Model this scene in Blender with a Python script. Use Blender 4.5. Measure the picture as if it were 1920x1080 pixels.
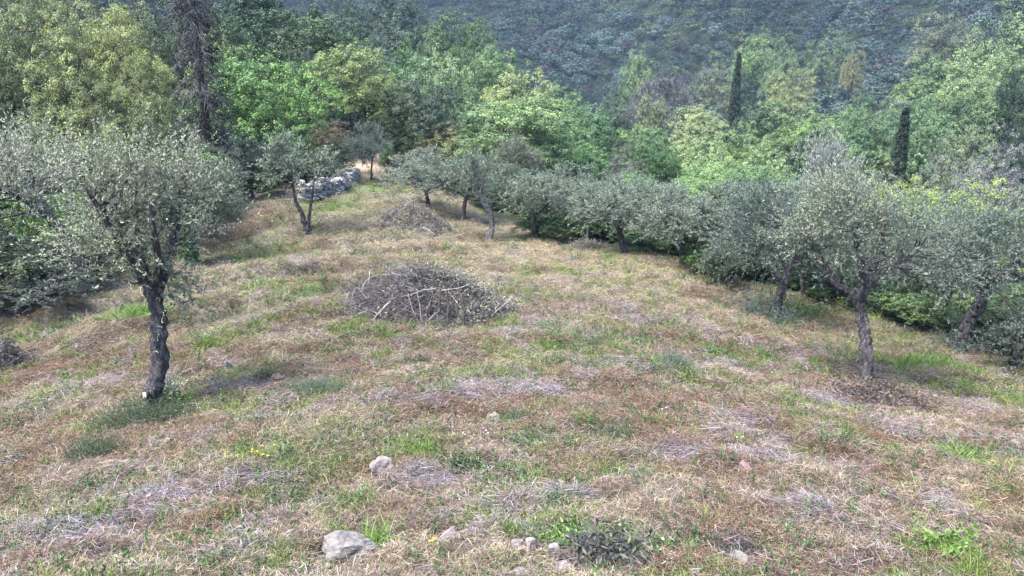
import bpy, math, random
import numpy as np
from math import radians, sin, cos, pi
SC = bpy.context.scene
COL = SC.collection
for o in list(bpy.data.objects): bpy.data.objects.remove(o)

# ------------------------------------------------------------------ camera
HAZE = .0002
F = 1400.0                      # focal length in pixels of the 1920 px photograph
PITCH = radians(17.0)
cam = bpy.data.cameras.new('camera'); camo = bpy.data.objects.new('camera', cam); COL.objects.link(camo)
camo.location = (0, 0, 0); camo.rotation_euler = (radians(90) - PITCH, 0, 0)
cam.sensor_width = 36; cam.lens = 36 * F / 1920; cam.clip_start = .1; cam.clip_end = 3000
SC.camera = camo
# ------------------------------------------------------------------ sky, sun, exposure
SUN_EL, SUN_AZ = radians(66), radians(-120)      # azimuth measured from +Y towards +X
w = bpy.data.worlds.new('World'); SC.world = w; w.use_nodes = True
nt = w.node_tree; bg = nt.nodes['Background']
sky = nt.nodes.new('ShaderNodeTexSky'); sky.sky_type = 'NISHITA'; sky.sun_disc = False
sky.sun_elevation = SUN_EL; sky.sun_rotation = SUN_AZ; sky.air_density = 1.2; sky.dust_density = 1.2; sky.ozone_density = 1.4
nt.links.new(sky.outputs[0], bg.inputs[0]); bg.inputs[1].default_value = .09
sl = bpy.data.lights.new('sun', 'SUN'); sl.energy = 2.8; sl.angle = radians(30); sl.color = (1, .95, .87)
so = bpy.data.objects.new('sun', sl); COL.objects.link(so)
so.rotation_euler = (radians(90) - SUN_EL, 0, -SUN_AZ + pi)
SC.view_settings.view_transform = 'Standard'; SC.view_settings.look = 'None'
SC.view_settings.gamma = 1; SC.view_settings.exposure = 2.25
SC.cycles.max_bounces = 4; SC.cycles.diffuse_bounces = 2; SC.cycles.transmission_bounces = 2
SC.cycles.volume_bounces = 1; SC.cycles.use_denoising = True

# ------------------------------------------------------------------ helpers
def nrm(a): return a / np.maximum(np.linalg.norm(a, axis=-1, keepdims=True), 1e-9)
def ray(px, py):
    cx = (np.asarray(px, float) - 960) / F; cy = -(np.asarray(py, float) - 540) / F
    cp, sp = cos(PITCH), sin(PITCH)
    d = np.stack([cx, cp + cy * sp, cy * cp - sp + 0 * cx], -1)
    return nrm(d)
def at(px, py, d): return ray(px, py) * d

class N2:                          # smooth 2-D value noise
    def __init__(s, seed): s.t = np.random.RandomState(seed).rand(256, 256)
    def __call__(s, x, y):
        x = np.asarray(x, float); y = np.asarray(y, float)
        xi = np.floor(x).astype(int); yi = np.floor(y).astype(int); fx = x - xi; fy = y - yi
        fx = fx * fx * (3 - 2 * fx); fy = fy * fy * (3 - 2 * fy); t = s.t
        a = t[xi % 256, yi % 256]; b = t[(xi + 1) % 256, yi % 256]; c = t[xi % 256, (yi + 1) % 256]; d = t[(xi + 1) % 256, (yi + 1) % 256]
        return (a * (1 - fx) + b * fx) * (1 - fy) + (c * (1 - fx) + d * fx) * fy
n1, n2, n3, n4 = N2(1), N2(2), N2(3), N2(4)
def fbm(n, x, y, o=4):
    s = 0; a = .5
    for i in range(o): s = s + a * n(x * 2 ** i + 17 * i, y * 2 ** i - 9 * i); a *= .5
    return s / (1 - .5 ** o)

# ---- the lay of the land: a spline through surveyed points
CTRL = [at(*p) for p in [
 (0,1080,7.7),(480,1080,6.2),(960,1080,5.6),(1440,1080,6.2),(1920,1080,7.7),
 (0,900,11.2),(480,900,8.6),(960,900,7.7),(1440,900,8.7),(1920,900,11.3),
 (285,785,12.6),(700,780,10.3),(960,780,10),(1622,732,16.4),(1920,780,16.4),(1300,720,13),
 (960,690,13),(500,690,14.4),(0,690,17.9),(960,600,17),(700,600,17),(1250,600,18),
 (960,520,23),(700,500,23.5),(450,520,25.5),(915,450,31),(860,400,38),(700,345,49),(700,300,58),(575,430,32),
 (520,375,41),(665,345,48),(420,410,37),(150,560,24.5),(0,605,22),(1150,472,28),(1290,505,25.5),(1460,600,20.8),(1400,535,25),
 (1800,655,21.5),(1920,692,21)]]
CTRL += [np.array(p, float) for p in [
 (0,0,-2.2),(-8,0,-2.6),(8,0,-2.6),(0,-12,1.5),(-25,-5,-3),(25,-5,-4),
 (-25,22,-10),(-40,40,-8),(-28,60,-6.5),(-60,70,-3),(-20,40,-8.4),(-60,20,-8),
 (20,28,-11),(26,20,-12),(35,32,-17),(14,42,-11),(18,58,-16),(40,58,-21),(0,60,-10),(8,75,-13),(-25,85,-6),(60,20,-22),
 (20,88,-15),(55,100,-19),(40,130,-17),(0,110,-12),(-40,120,-3),(80,80,-20),(0,150,-16),(60,160,-20),(100,140,-6),(130,110,4),(95,100,-12),(150,60,8),
 (0,200,-18),(80,200,-16),(-60,200,-4),(150,200,10),(0,300,2),(100,300,4),(-120,300,14),(220,300,30),
 (0,420,34),(200,420,42),(-200,420,44),(0,620,95),(300,620,110),(-300,620,105),(-120,60,4),(-200,150,20),(-300,0,30),(300,0,30),(350,250,60),(0,-100,20),(-200,-100,30),(200,-100,25),(0,900,170),(500,900,190),(-500,900,190),(600,200,100),(-600,200,100)]]
CTRL = np.array(CTRL)
def _phi(r2): return .5 * r2 * np.log(r2 + 1e-9)
_n = len(CTRL); _d2 = ((CTRL[:, None, :2] - CTRL[None, :, :2]) ** 2).sum(-1)
_A = np.zeros((_n + 3, _n + 3)); _A[:_n, :_n] = _phi(_d2) + np.eye(_n) * 2.0
_A[:_n, _n] = 1; _A[:_n, _n + 1:] = CTRL[:, :2]; _A[_n, :_n] = 1; _A[_n + 1:, :_n] = CTRL[:, :2].T
_W = np.linalg.solve(_A, np.concatenate([CTRL[:, 2], np.zeros(3)]))
def smooth(a, b, x): t = np.clip((x - a) / (b - a), 0, 1); return t * t * (3 - 2 * t)
def base_h(x, y):
    x = np.asarray(x, float); y = np.asarray(y, float); out = np.full(x.shape, _W[_n]) + _W[_n + 1] * x + _W[_n + 2] * y
    for i in range(_n): out = out + _W[i] * _phi((x - CTRL[i, 0]) ** 2 + (y - CTRL[i, 1]) ** 2)
    return out
def windrow(x, y):
    """mown rows that bend round the hump"""
    q = np.hypot(x - .5, (y - 3) * .62); return fbm(n2, q * 1.5, np.arctan2(x - .5, y - 3) * 3.5, 3)
def height(x, y):
    x = np.asarray(x, float); y = np.asarray(y, float); r = np.hypot(x, y)
    h = base_h(x, y)
    h = h + (fbm(n1, x * .45, y * .45, 4) - .5) * .34 * smooth(3, 8, r) * (1 - smooth(60, 90, r))
    h = h + (fbm(n4, x * 1.15 + 9, y * 1.15, 2) - .5) * .16 * smooth(3, 6, r) * (1 - smooth(30, 60, r)) + (fbm(n2, x * 2.2, y * 2.2, 3) - .5) * .17 * (1 - smooth(30, 60, r))
    # worn terrace steps that cross the left of the clearing
    q = y - .75 * x + 1.2 * n3(x * .2, y * .2)
    st = (q / 3.1) % 1.0
    h = h + .6 * (smooth(.0, .22, st) - st) * smooth(-1, -5, x) * smooth(14, 18, y) * (1 - smooth(40, 48, y))
    h = h + (windrow(x, y) - .5) * .16 * smooth(4, 8, r) * (1 - smooth(35, 50, r))
    h = h + (fbm(n4, x * .03, y * .03, 3) - .5) * 12 * smooth(90, 200, r) + (fbm(n1, x * .011, y * .007, 2) - .5) * 50 * smooth(190, 320, r)
    return h
def hit(px, py, dmax=700):
    d = ray(px, py); t = 2.0
    while t < dmax:
        p = d * t
        if p[2] < float(height(p[0], p[1])):
            lo, hi = t - max(.1, t * .01), t
            for _ in range(12):
                m = (lo + hi) / 2; p = d * m
                if p[2] < float(height(p[0], p[1])): hi = m
                else: lo = m
            return d * hi
        t += max(.1, t * .01)
    return d * dmax

# ---- objects
def tag(o, label=None, cat=None, group=None, kind=None):
    if label: o['label'] = label
    if cat: o['category'] = cat
    if group: o['group'] = group
    if kind: o['kind'] = kind
    return o
def mesh(name, V, Q, attrs=None, mats=(), smooth_=False, fattr=None):
    me = bpy.data.meshes.new(name); V = np.asarray(V, np.float32); Q = np.asarray(Q, np.int32); k = Q.shape[1]
    me.vertices.add(len(V)); me.vertices.foreach_set('co', V.ravel())
    me.loops.add(Q.size); me.loops.foreach_set('vertex_index', Q.ravel())
    me.polygons.add(len(Q)); me.polygons.foreach_set('loop_start', np.arange(0, Q.size, k, dtype=np.int32))
    me.update(calc_edges=True)
    me.polygons.foreach_set('use_smooth', np.full(len(Q), smooth_, bool))
    for nme, a in (attrs or {}).items():
        a = np.asarray(a, np.float32)
        if a.ndim == 1: at_ = me.attributes.new(nme, 'FLOAT', 'POINT'); at_.data.foreach_set('value', a)
        else: at_ = me.attributes.new(nme, 'FLOAT_VECTOR', 'POINT'); at_.data.foreach_set('vector', a.ravel())
    for m in mats: me.materials.append(m)
    return me
def obj(name, me, parent=None, loc=(0, 0, 0)):
    o = bpy.data.objects.new(name, me); COL.objects.link(o); o.location = loc
    if parent: o.parent = parent
    return o
def empty(name, loc=(0, 0, 0), rz=0):
    o = bpy.data.objects.new(name, None); COL.objects.link(o); o.location = loc; o.rotation_euler.z = rz; o.empty_display_size = .3
    return o
class MB:
    def __init__(s): s.V = []; s.Q = []; s.A = {}; s.n = 0
    def add(s, V, Q, **at_):
        V = np.asarray(V, float).reshape(-1, 3); s.V.append(V); s.Q.append(np.asarray(Q) + s.n); s.n += len(V)
        for k, a in at_.items(): s.A.setdefault(k, []).append(np.broadcast_to(np.asarray(a, float), (len(V),)))
    def build(s, name, mats, smooth_=False):
        return mesh(name, np.concatenate(s.V), np.concatenate(s.Q), {k: np.concatenate(a) for k, a in s.A.items()}, mats, smooth_)
def tubes(P, R, n=5, rough=None, cap=False):
    """N paths of K points -> verts, quads"""
    P = np.asarray(P, float); R = np.asarray(R, float); N, K, _ = P.shape
    if cap: P = np.concatenate([P, P[:, -1:] + 1e-3], 1); R = np.concatenate([R, R[:, -1:] * .02], 1); K += 1
    T = nrm(np.gradient(P, axis=1)); M = nrm(P[:, -1] - P[:, 0])
    ref = np.where(np.abs(M[:, 2:3]) < .75, np.array([[0, 0, 1.]]), np.array([[1., 0, 0]]))[:, None, :]
    U = nrm(np.cross(T, ref)); W_ = np.cross(T, U)
    a = np.arange(n) * 2 * pi / n; rr = R[:, :, None]
    if rough is not None: rr = rr * rough(N, K, n, P)
    ring = P[:, :, None, :] + rr[..., None] * (np.cos(a)[None, None, :, None] * U[:, :, None, :] + np.sin(a)[None, None, :, None] * W_[:, :, None, :])
    V = ring.reshape(-1, 3)
    i = np.arange(N)[:, None, None] * K * n; k = np.arange(K - 1)[None, :, None] * n; j = np.arange(n)[None, None, :]; j2 = (j + 1) % n
    Q = np.stack([i + k + j, i + k + j2, i + k + n + j2, i + k + n + j], -1).reshape(-1, 4)
    return V, Q
def leaves(C, D, S, L, W_):
    """diamond leaves: centre, long axis, side axis, length, width"""
    D = nrm(D); S = nrm(S - (S * D).sum(-1, keepdims=True) * D); L = np.asarray(L).reshape(-1, 1); W_ = np.asarray(W_).reshape(-1, 1)
    V = np.stack([C - D * L * .5, C + S * W_ * .5 - D * L * .05, C + D * L * .5, C - S * W_ * .5 - D * L * .05], 1)
    return V.reshape(-1, 3), np.arange(len(C) * 4).reshape(-1, 4)
def rnd(rng, n): return nrm(rng.normal(size=(n, 3)))
def resample(P, K):
    P = np.asarray(P, float); s = np.concatenate([[0], np.cumsum(np.linalg.norm(np.diff(P, axis=0), axis=1))]); t = np.linspace(0, s[-1], K)
    # Catmull-like smoothing
    out = np.stack([np.interp(t, s, P[:, i]) for i in range(P.shape[1])], 1)
    for _ in range(2): out[1:-1] = out[1:-1] * .5 + (out[:-2] + out[2:]) * .25
    return out

# ------------------------------------------------------------------ materials
def mat(name):
    m = bpy.data.materials.new(name); m.use_nodes = True; t = m.node_tree; t.nodes.clear()
    out = t.nodes.new('ShaderNodeOutputMaterial'); return m, t, out
def nd(t, typ, **kw):
    n = t.nodes.new(typ)
    for k, v in kw.items():
        if k.startswith('_'): n.inputs[int(k[1:])].default_value = v
        else: setattr(n, k, v)
    return n
def mixc(t, f, a, b, blend='MIX'):
    n = t.nodes.new('ShaderNodeMix'); n.data_type = 'RGBA'; n.blend_type = blend
    for i, v in ((0, f), (6, a), (7, b)):
        if hasattr(v, 'links'): t.links.new(v, n.inputs[i])
        elif i == 0: n.inputs[0].default_value = v
        else: n.inputs[i].default_value = (*v, 1)
    return n.outputs[2]
def ramp(t, f, stops):
    n = t.nodes.new('ShaderNodeValToRGB'); t.links.new(f, n.inputs[0]); e = n.color_ramp.elements
    while len(e) < len(stops): e.new(.5)
    for x, (p, c) in zip(e, stops): x.position = p; x.color = (*c, 1)
    return n.outputs[0]
def attr(t, name, typ='GEOMETRY'): return nd(t, 'ShaderNodeAttribute', attribute_type=typ, attribute_name=name)
def leaf_out(t, out, colr, trans=.3, rough=.55, spec=.25):
    p = nd(t, 'ShaderNodeBsdfPrincipled'); t.links.new(colr, p.inputs['Base Color']); p.inputs['Roughness'].default_value = rough
    p.inputs['Specular IOR Level'].default_value = spec
    tr = nd(t, 'ShaderNodeBsdfTranslucent'); t.links.new(colr, tr.inputs[0]); mx = nd(t, 'ShaderNodeMixShader', _0=trans)
    t.links.new(p.outputs[0], mx.inputs[1]); t.links.new(tr.outputs[0], mx.inputs[2]); t.links.new(mx.outputs[0], out.inputs[0])
def make_leaf_mat(name, source='OBJECT', trans=.3, back=None, hi=(1.5, 1.42, 1.1), dim=.98):
    m, t, out = mat(name)
    if source == 'OBJECT': c = nd(t, 'ShaderNodeObjectInfo').outputs['Color']
    else: c = attr(t, 'tint', 'INSTANCER').outputs['Color']
    v = attr(t, 'v').outputs['Fac']; cl = attr(t, 'c').outputs['Fac']
    g = ramp(t, v, [(0, (.62, .64, .68)), (.6, (1, 1, 1)), (1, (1.32, 1.28, 1.12))]); c = mixc(t, 1, c, g, 'MULTIPLY')
    g2 = ramp(t, cl, [(.05, (.5, .62, .7)), (.5, (1, 1, 1)), (.95, hi)]); c = mixc(t, 1, c, g2, 'MULTIPLY'); c = mixc(t, 1, c, (dim, dim, dim), 'MULTIPLY')
    if back:
        geo = nd(t, 'ShaderNodeNewGeometry'); b = mixc(t, .55, c, back); c = mixc(t, geo.outputs['Backfacing'], c, b)
    leaf_out(t, out, c, trans); return m
M_BROAD = make_leaf_mat('broad leaves', trans=.14); M_OLIVE = make_leaf_mat('olive leaves', trans=.14, back=(.23, .27, .245), hi=(1.28, 1.22, 1.1), dim=.85)
M_TBROAD = make_leaf_mat('thicket leaves', 'TINT', .1, dim=.55); M_TOLIVE = make_leaf_mat('hillside leaves', 'TINT', .1, dim=.8); M_HILL = make_leaf_mat('lower hillside leaves', 'OBJECT', .1, dim=.8)  # thicket leaves dimmed to paint shade into the gaps between crowns
def make_bark(name, a, b, c, sc=14, bump=.6):
    m, t, out = mat(name); tc = nd(t, 'ShaderNodeTexCoord'); mp = nd(t, 'ShaderNodeMapping'); mp.inputs['Scale'].default_value = (1, 1, .4)
    t.links.new(tc.outputs['Object'], mp.inputs[0])
    n = nd(t, 'ShaderNodeTexNoise'); n.inputs['Scale'].default_value = sc; n.inputs['Detail'].default_value = 8; n.inputs['Roughness'].default_value = .7; t.links.new(mp.outputs[0], n.inputs[0])
    vo = nd(t, 'ShaderNodeTexVoronoi', feature='DISTANCE_TO_EDGE'); vo.inputs['Scale'].default_value = sc * 1.3; t.links.new(mp.outputs[0], vo.inputs[0])
    k = ramp(t, n.outputs[0], [(.3, a), (.5, b), (.66, c)])
    e = ramp(t, vo.outputs[0], [(0, (.45, .43, .42)), (.12, (1, 1, 1))]); k = mixc(t, 1, k, e, 'MULTIPLY')
    p = nd(t, 'ShaderNodeBsdfPrincipled'); p.inputs['Roughness'].default_value = .9; t.links.new(k, p.inputs['Base Color'])
    bp = nd(t, 'ShaderNodeBump'); bp.inputs['Strength'].default_value = bump; bp.inputs['Distance'].default_value = .03
    ad = nd(t, 'ShaderNodeMath', operation='ADD'); t.links.new(n.outputs[0], ad.inputs[0]); t.links.new(e, ad.inputs[1])
    t.links.new(ad.outputs[0], bp.inputs['Height']); t.links.new(bp.outputs[0], p.inputs['Normal']); t.links.new(p.outputs[0], out.inputs[0]); return m
M_BARK = make_bark('olive bark', (.02, .017, .021), (.06, .053, .06), (.19, .175, .185))
M_BARK2 = make_bark('woodland bark', (.03, .026, .024), (.07, .06, .052), (.13, .115, .1))
M_DEAD = make_bark('bleached wood', (.13, .12, .125), (.26, .24, .24), (.42, .4, .38), 20)
M_CUT = make_bark('cut wood', (.4, .3, .2), (.55, .43, .3), (.62, .52, .38), 30, .2)
def make_blade(name, stops, trans=.25, tint=True):
    m, t, out = mat(name); c = ramp(t, attr(t, 'v').outputs['Fac'], stops)
    if tint: c = mixc(t, 1, c, attr(t, 'tint', 'INSTANCER').outputs['Color'], 'MULTIPLY')
    leaf_out(t, out, c, trans, .7, .15); return m
M_STRAW = make_blade('dry straw', [(0, (.055, .042, .038)), (.38, (.16, .125, .105)), (.72, (.31, .26, .22)), (1, (.54, .48, .42))])
M_LITTER = make_blade('dead litter', [(0, (.04, .028, .026)), (.4, (.11, .074, .06)), (.75, (.2, .142, .112)), (1, (.34, .27, .21))])
M_TWIG = make_blade('twig litter', [(0, (.05, .042, .055)), (.5, (.16, .14, .165)), (1, (.38, .35, .38))], 0)
M_GRASS = make_blade('green grass', [(0, (.06, .1, .03)), (.5, (.14, .22, .06)), (.85, (.28, .35, .12)), (1, (.5, .46, .26))], .35)
M_WEED = make_blade('weed leaves', [(0, (.035, .075, .03)), (.5, (.08, .15, .06)), (1, (.18, .26, .12))], .3)
M_YELLOW = make_blade('yellow petals', [(0, (.75, .5, .03)), (1, (.85, .68, .08))], .3, False)
M_WHITE = make_blade('white petals', [(0, (.7, .7, .68)), (1, (.8, .8, .78))], .3)

# ------------------------------------------------------------------ ground zones (what grows or lies where)
def zone(lst):
    out = []
    for px, py, rx, ry in lst:
        p = hit(px, py); d = np.linalg.norm(p); g = max(.15, -nrm(p)[2])
        out.append((p[0], p[1], rx * d / F, ry * d / F / g))
    return out
def field(z, x, y):
    s = np.zeros(np.shape(x))
    for a, b, ra, rb in z: s = np.maximum(s, np.exp(-((x - a) / ra) ** 2 - ((y - b) / rb) ** 2))
    return s
ZG = zone([(910,660,60,22),(1040,660,70,16),(1010,840,60,22),(1080,1030,60,22),(800,865,60,18),(870,895,50,18),(1530,770,60,18),(1420,665,40,10),
 (1790,860,26,22),(1700,680,110,20),(1800,725,90,16),(1530,590,70,20),(500,470,70,24),(690,350,60,22),(620,385,60,12),(560,770,70,20),(600,735,50,14),(1250,690,40,24),(955,795,40,26),
 (1450,750,40,14),(1770,1045,40,24),(1890,750,40,14),(340,1050,24,14),(470,870,40,14),(650,620,80,14),(280,440,60,20),(1180,900,50,20),(1640,640,60,12),(1350,520,60,8),
 (1110,560,70,8),(960,560,40,8),(1060,640,60,8),(590,545,60,10),(400,640,40,10),(680,1020,20,30),(1430,1060,40,14),(640,960,40,20),(1000,620,80,10),(1150,640,70,10)])
ZY = zone([(100,760,170,50),(400,510,90,22),(1000,470,220,20),(1300,530,160,16),(1850,960,90,40),(1850,720,110,20),(650,400,110,20),(1450,640,90,12),(420,700,90,20),(820,440,120,20),
 (60,610,80,20),(1080,440,120,14),(720,1050,60,20),(1160,500,160,20),(560,560,90,14),(1690,780,70,16)])
ZR = zone([(60,850,120,26),(1330,900,130,34),(1320,1000,90,26),(1650,830,70,20),(1900,950,60,60),(560,700,90,18),(780,880,60,18),(1010,700,90,16),(100,700,100,18),(560,480,60,14),
 (430,430,60,16),(650,505,50,12),(850,760,100,20),(1250,760,110,20),(400,990,90,26),(1650,900,110,24),(1860,1010,60,30),(470,400,80,10),(1640,745,70,24),(1430,640,60,16),(1180,800,90,20)])
ZP = zone([(130,1010,180,46),(260,950,100,26),(1000,740,90,16),(830,920,60,18),(1040,940,70,20),(1130,1050,70,24),(470,910,50,14),(540,790,70,14),(1200,605,50,10),(820,990,50,16),
 (380,830,50,14),(700,760,60,12),(1560,760,50,10),(1280,870,50,18),(20,1050,90,30),(1500,960,60,18),(1190,690,80,14),(960,1010,90,20),(1740,600,40,10)])
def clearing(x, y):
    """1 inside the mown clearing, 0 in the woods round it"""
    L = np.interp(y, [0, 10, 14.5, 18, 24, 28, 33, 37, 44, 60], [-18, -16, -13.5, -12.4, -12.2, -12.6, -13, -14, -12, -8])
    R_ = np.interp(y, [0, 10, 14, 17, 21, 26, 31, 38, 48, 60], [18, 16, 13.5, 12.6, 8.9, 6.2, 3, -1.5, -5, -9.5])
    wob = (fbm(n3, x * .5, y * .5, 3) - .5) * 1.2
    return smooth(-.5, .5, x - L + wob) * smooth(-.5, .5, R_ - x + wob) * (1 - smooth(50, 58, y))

# ------------------------------------------------------------------ ground sheet
xs = np.sinh(np.linspace(-1, 1, 441) * 5.3) / np.sinh(5.3) * 620 + 0
ys = np.concatenate([np.linspace(-90, 2, 30)[:-1], np.linspace(2, 34, 260)[:-1], 34 + (np.linspace(0, 1, 170) ** 2.2) * 880])
X, Y = np.meshgrid(xs, ys); Z = height(X, Y)
V = np.stack([X, Y, Z], -1).reshape(-1, 3); ny, nx = X.shape
ii = (np.arange(ny - 1)[:, None] * nx + np.arange(nx - 1)[None, :]).ravel(); Q = np.stack([ii, ii + 1, ii + nx + 1, ii + nx], 1)
xr, yr = V[:, 0], V[:, 1]
path_p = [hit(*p) for p in ((700, 302), (705, 292), (690, 312))]
PATH = sum(path_p) / 3
pth = np.exp(-((xr - PATH[0]) / 1.1) ** 2 - ((yr - PATH[1]) / 5.) ** 2)
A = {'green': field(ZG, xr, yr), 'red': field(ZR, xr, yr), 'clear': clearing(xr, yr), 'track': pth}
m, t, out = mat('ground'); tc = nd(t, 'ShaderNodeNewGeometry')
def noise(sc, det=6, r=.6):
    n = nd(t, 'ShaderNodeTexNoise'); n.inputs['Scale'].default_value = sc; n.inputs['Detail'].default_value = det; n.inputs['Roughness'].default_value = r
    t.links.new(tc.outputs['Position'], n.inputs[0]); return n.outputs[0]
k1, k2, k3 = noise(1.1), noise(14, 8, .75), noise(.3)
c = ramp(t, k2, [(.36, (.035, .03, .024)), (.48, (.125, .11, .085)), (.6, (.25, .22, .17)), (.74, (.4, .36, .28))])  # dark soil in the bump hollows, deepened as painted shadow
gr = ramp(t, k2, [(.3, (.04, .06, .022)), (.55, (.12, .16, .06)), (.75, (.24, .28, .13))])
def mth(op, a, b):
    n = nd(t, 'ShaderNodeMath', operation=op)
    for i, v in enumerate((a, b)):
        if hasattr(v, 'links'): t.links.new(v, n.inputs[i])
        else: n.inputs[i].default_value = v
    n.use_clamp = True; return n.outputs[0]
gf = mth('ADD', mth('MULTIPLY', attr(t, 'green').outputs['Fac'], .85), mth('MULTIPLY', mth('SUBTRACT', k1, .5), 3.0))
c = mixc(t, gf, c, gr)
c = mixc(t, mth('MULTIPLY', attr(t, 'red').outputs['Fac'], .4), c, ramp(t, k2, [(.3, (.05, .03, .025)), (.6, (.19, .11, .08)), (.8, (.3, .2, .15))]))
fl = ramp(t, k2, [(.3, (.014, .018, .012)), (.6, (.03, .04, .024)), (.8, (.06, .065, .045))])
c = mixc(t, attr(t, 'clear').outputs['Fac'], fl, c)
c = mixc(t, mth('MULTIPLY', attr(t, 'track').outputs['Fac'], 1.6), c, (.42, .31, .25))
p = nd(t, 'ShaderNodeBsdfPrincipled'); p.inputs['Roughness'].default_value = 1; p.inputs['Specular IOR Level'].default_value = .1
bp = nd(t, 'ShaderNodeBump'); bp.inputs['Strength'].default_value = .8; bp.inputs['Distance'].default_value = .05; t.links.new(k2, bp.inputs['Height'])
t.links.new(bp.outputs[0], p.inputs['Normal']); t.links.new(c, p.inputs['Base Color']); t.links.new(p.outputs[0], out.inputs[0])
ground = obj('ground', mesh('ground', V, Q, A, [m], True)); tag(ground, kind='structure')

# ------------------------------------------------------------------ growing trees
def grow(rng, nodes, nr, tips, r_tip=.006, bow=.12, K=6):
    """connect every tip to the nearest wood; nodes (n,3), nr radii"""
    nodes = [np.array(p, float) for p in nodes]; nr = list(nr); P = []; R = []
    src = nodes[0]; order = np.argsort(np.linalg.norm(tips - nodes[-1], axis=1))
    for i in order:
        tp = tips[i]; N = np.array(nodes); d = np.linalg.norm(N - tp, axis=1) + np.maximum(0, N[:, 2] - tp[2]) * 1.5 + .02 / (np.array(nr) + .01)
        j = int(np.argmin(d)); a = N[j]; L = np.linalg.norm(tp - a); u = np.linspace(0, 1, K)[:, None]
        off = rng.normal(size=3) * L * .1 + np.array([0, 0, -bow * L])
        path = a + (tp - a) * u + off * (np.sin(u * pi)) + rng.normal(size=(K, 3)) * L * .02 * np.sin(u * pi)
        r0 = max(r_tip * 1.3, min(nr[j] * .62, .010 + .022 * L)); rr = r0 + (r_tip - r0) * u[:, 0] ** .8
        P.append(path); R.append(rr)
        for k in range(1, K): nodes.append(path[k]); nr.append(rr[k])
    return np.array(P), np.array(R)
def shell(rng, E, n, zmin=-.5, lo=.5):
    """points in the outer part of lumpy ellipsoids E = [(c, (rx,ry,rz), weight, pale)]"""
    wt = np.array([e[2] for e in E], float); k = rng.choice(len(E), n, p=wt / wt.sum())
    d = rnd(rng, n * 3); d = d[d[:, 2] > zmin][:n]
    while len(d) < n: e = rnd(rng, n); d = np.concatenate([d, e[e[:, 2] > zmin]])[:n]
    ph = rng.rand(4, 3) * 6; lump = 1 + .14 * sum(np.sin(d @ (rng.normal(size=3) * 3) + q[0]) for q in ph) / 2
    r = (lo ** 3 + (1 - lo ** 3) * rng.rand(n)) ** (1 / 3.) * lump
    C = np.array([e[0] for e in E])[k]; S = np.array([e[1] for e in E])[k]
    return C + d * S * r[:, None], nrm(d / S), np.array([e[3] for e in E])[k]
def olive_leaves(rng, mb, tw, tips, outd, pale, S, M, Ls, leaf, wid, up=.55, spread=.6, tw_r=.003):
    T = len(tips); n = T * S; tip = np.repeat(tips, S, 0); od = np.repeat(outd, S, 0)
    d = nrm(od * .5 + np.array([0, 0, up]) + rng.normal(size=(n, 3)) * spread)
    L = Ls * (.55 + .8 * rng.rand(n)); st = tip + rng.normal(size=(n, 3)) * .1 * Ls
    g = rng.normal(size=(n, 3)) * .15 + np.array([0, 0, -.18])
    u = np.linspace(0, 1, 4)[None, :, None]; P = st[:, None] + d[:, None] * L[:, None, None] * u + g[:, None] * L[:, None, None] * u ** 2
    tv, tq = tubes(P, np.repeat(np.linspace(tw_r, tw_r * .4, 4)[None], n, 0), 3); tw.add(tv, tq)
    cl = np.clip(np.repeat(pale, S) + rng.normal(size=n) * .1 + np.repeat(rng.normal(size=T) * .12, S), 0, 1)
    tt = .12 + .88 * rng.rand(n, M); pos = st[:, None] + d[:, None] * L[:, None, None] * tt[..., None] + g[:, None] * L[:, None, None] * tt[..., None] ** 2
    q = rnd(rng, n * M).reshape(n, M, 3); ld = nrm(d[:, None] * .8 + q * .75)
    ln = leaf * (.7 + .6 * rng.rand(n, M)); pos = pos + ld * ln[..., None] * .5
    sd = nrm(np.cross(ld, np.array([0, 0, 1.])) + rng.normal(size=(n, M, 3)) * .5)
    v, qd = leaves(pos.reshape(-1, 3), ld.reshape(-1, 3), sd.reshape(-1, 3), ln.ravel(), wid * (.8 + .5 * rng.rand(n * M)))
    mb.add(v, qd, v=np.repeat(rng.rand(n * M), 4), c=np.repeat(np.repeat(cl, M), 4))
def blob_leaves(rng, mb, tips, outd, pale, n, rb, leaf, wid=.6, flat=.7, out=.7, sub=7):
    T = len(tips); R = rb * (.6 + .8 * rng.rand(T)); N_ = T * n
    ns = sub; sd_ = rnd(rng, T * ns).reshape(T, ns, 3); sd_[..., 2] = np.abs(sd_[..., 2]) * .9; sd_ = nrm(sd_ + outd[:, None] * .5)   # sprays within each clump
    sc_ = sd_ * (R[:, None, None] * rng.uniform(.45, 1., (T, ns, 1))); sr_ = R[:, None] * rng.uniform(.3, .52, (T, ns)); k = rng.randint(0, ns, (T, n)); ti = np.arange(T)[:, None]
    d = rnd(rng, N_); d[:, 2] = np.where(d[:, 2] < -.35, -d[:, 2], d[:, 2]); d = nrm(d + np.repeat(outd, n, 0) * .3)
    pos = np.repeat(tips, n, 0) + (sc_[ti, k].reshape(-1, 3) + d * (sr_[ti, k].ravel() * rng.rand(N_) ** .35)[:, None]) * np.array([1, 1, flat])
    d = nrm(d * .7 + sd_[ti, k].reshape(-1, 3) * .6)
    nm = nrm(d * out * 1.25 + np.array([0, 0, .5]) + rng.normal(size=(N_, 3)) * .42); ld = nrm(np.cross(nm, rnd(rng, N_))); sd = np.cross(nm, ld)
    ln = leaf * (.6 + .8 * rng.rand(N_)); v, q = leaves(pos, ld, sd, ln, ln * wid)
    cl = np.clip(np.repeat(pale + rng.normal(size=T) * .14, n) + rng.normal(size=N_) * .08, 0, 1)
    mb.add(v, q, v=np.repeat(np.clip(rng.rand(N_), 0, 1), 4), c=np.repeat(cl, 4))
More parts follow.
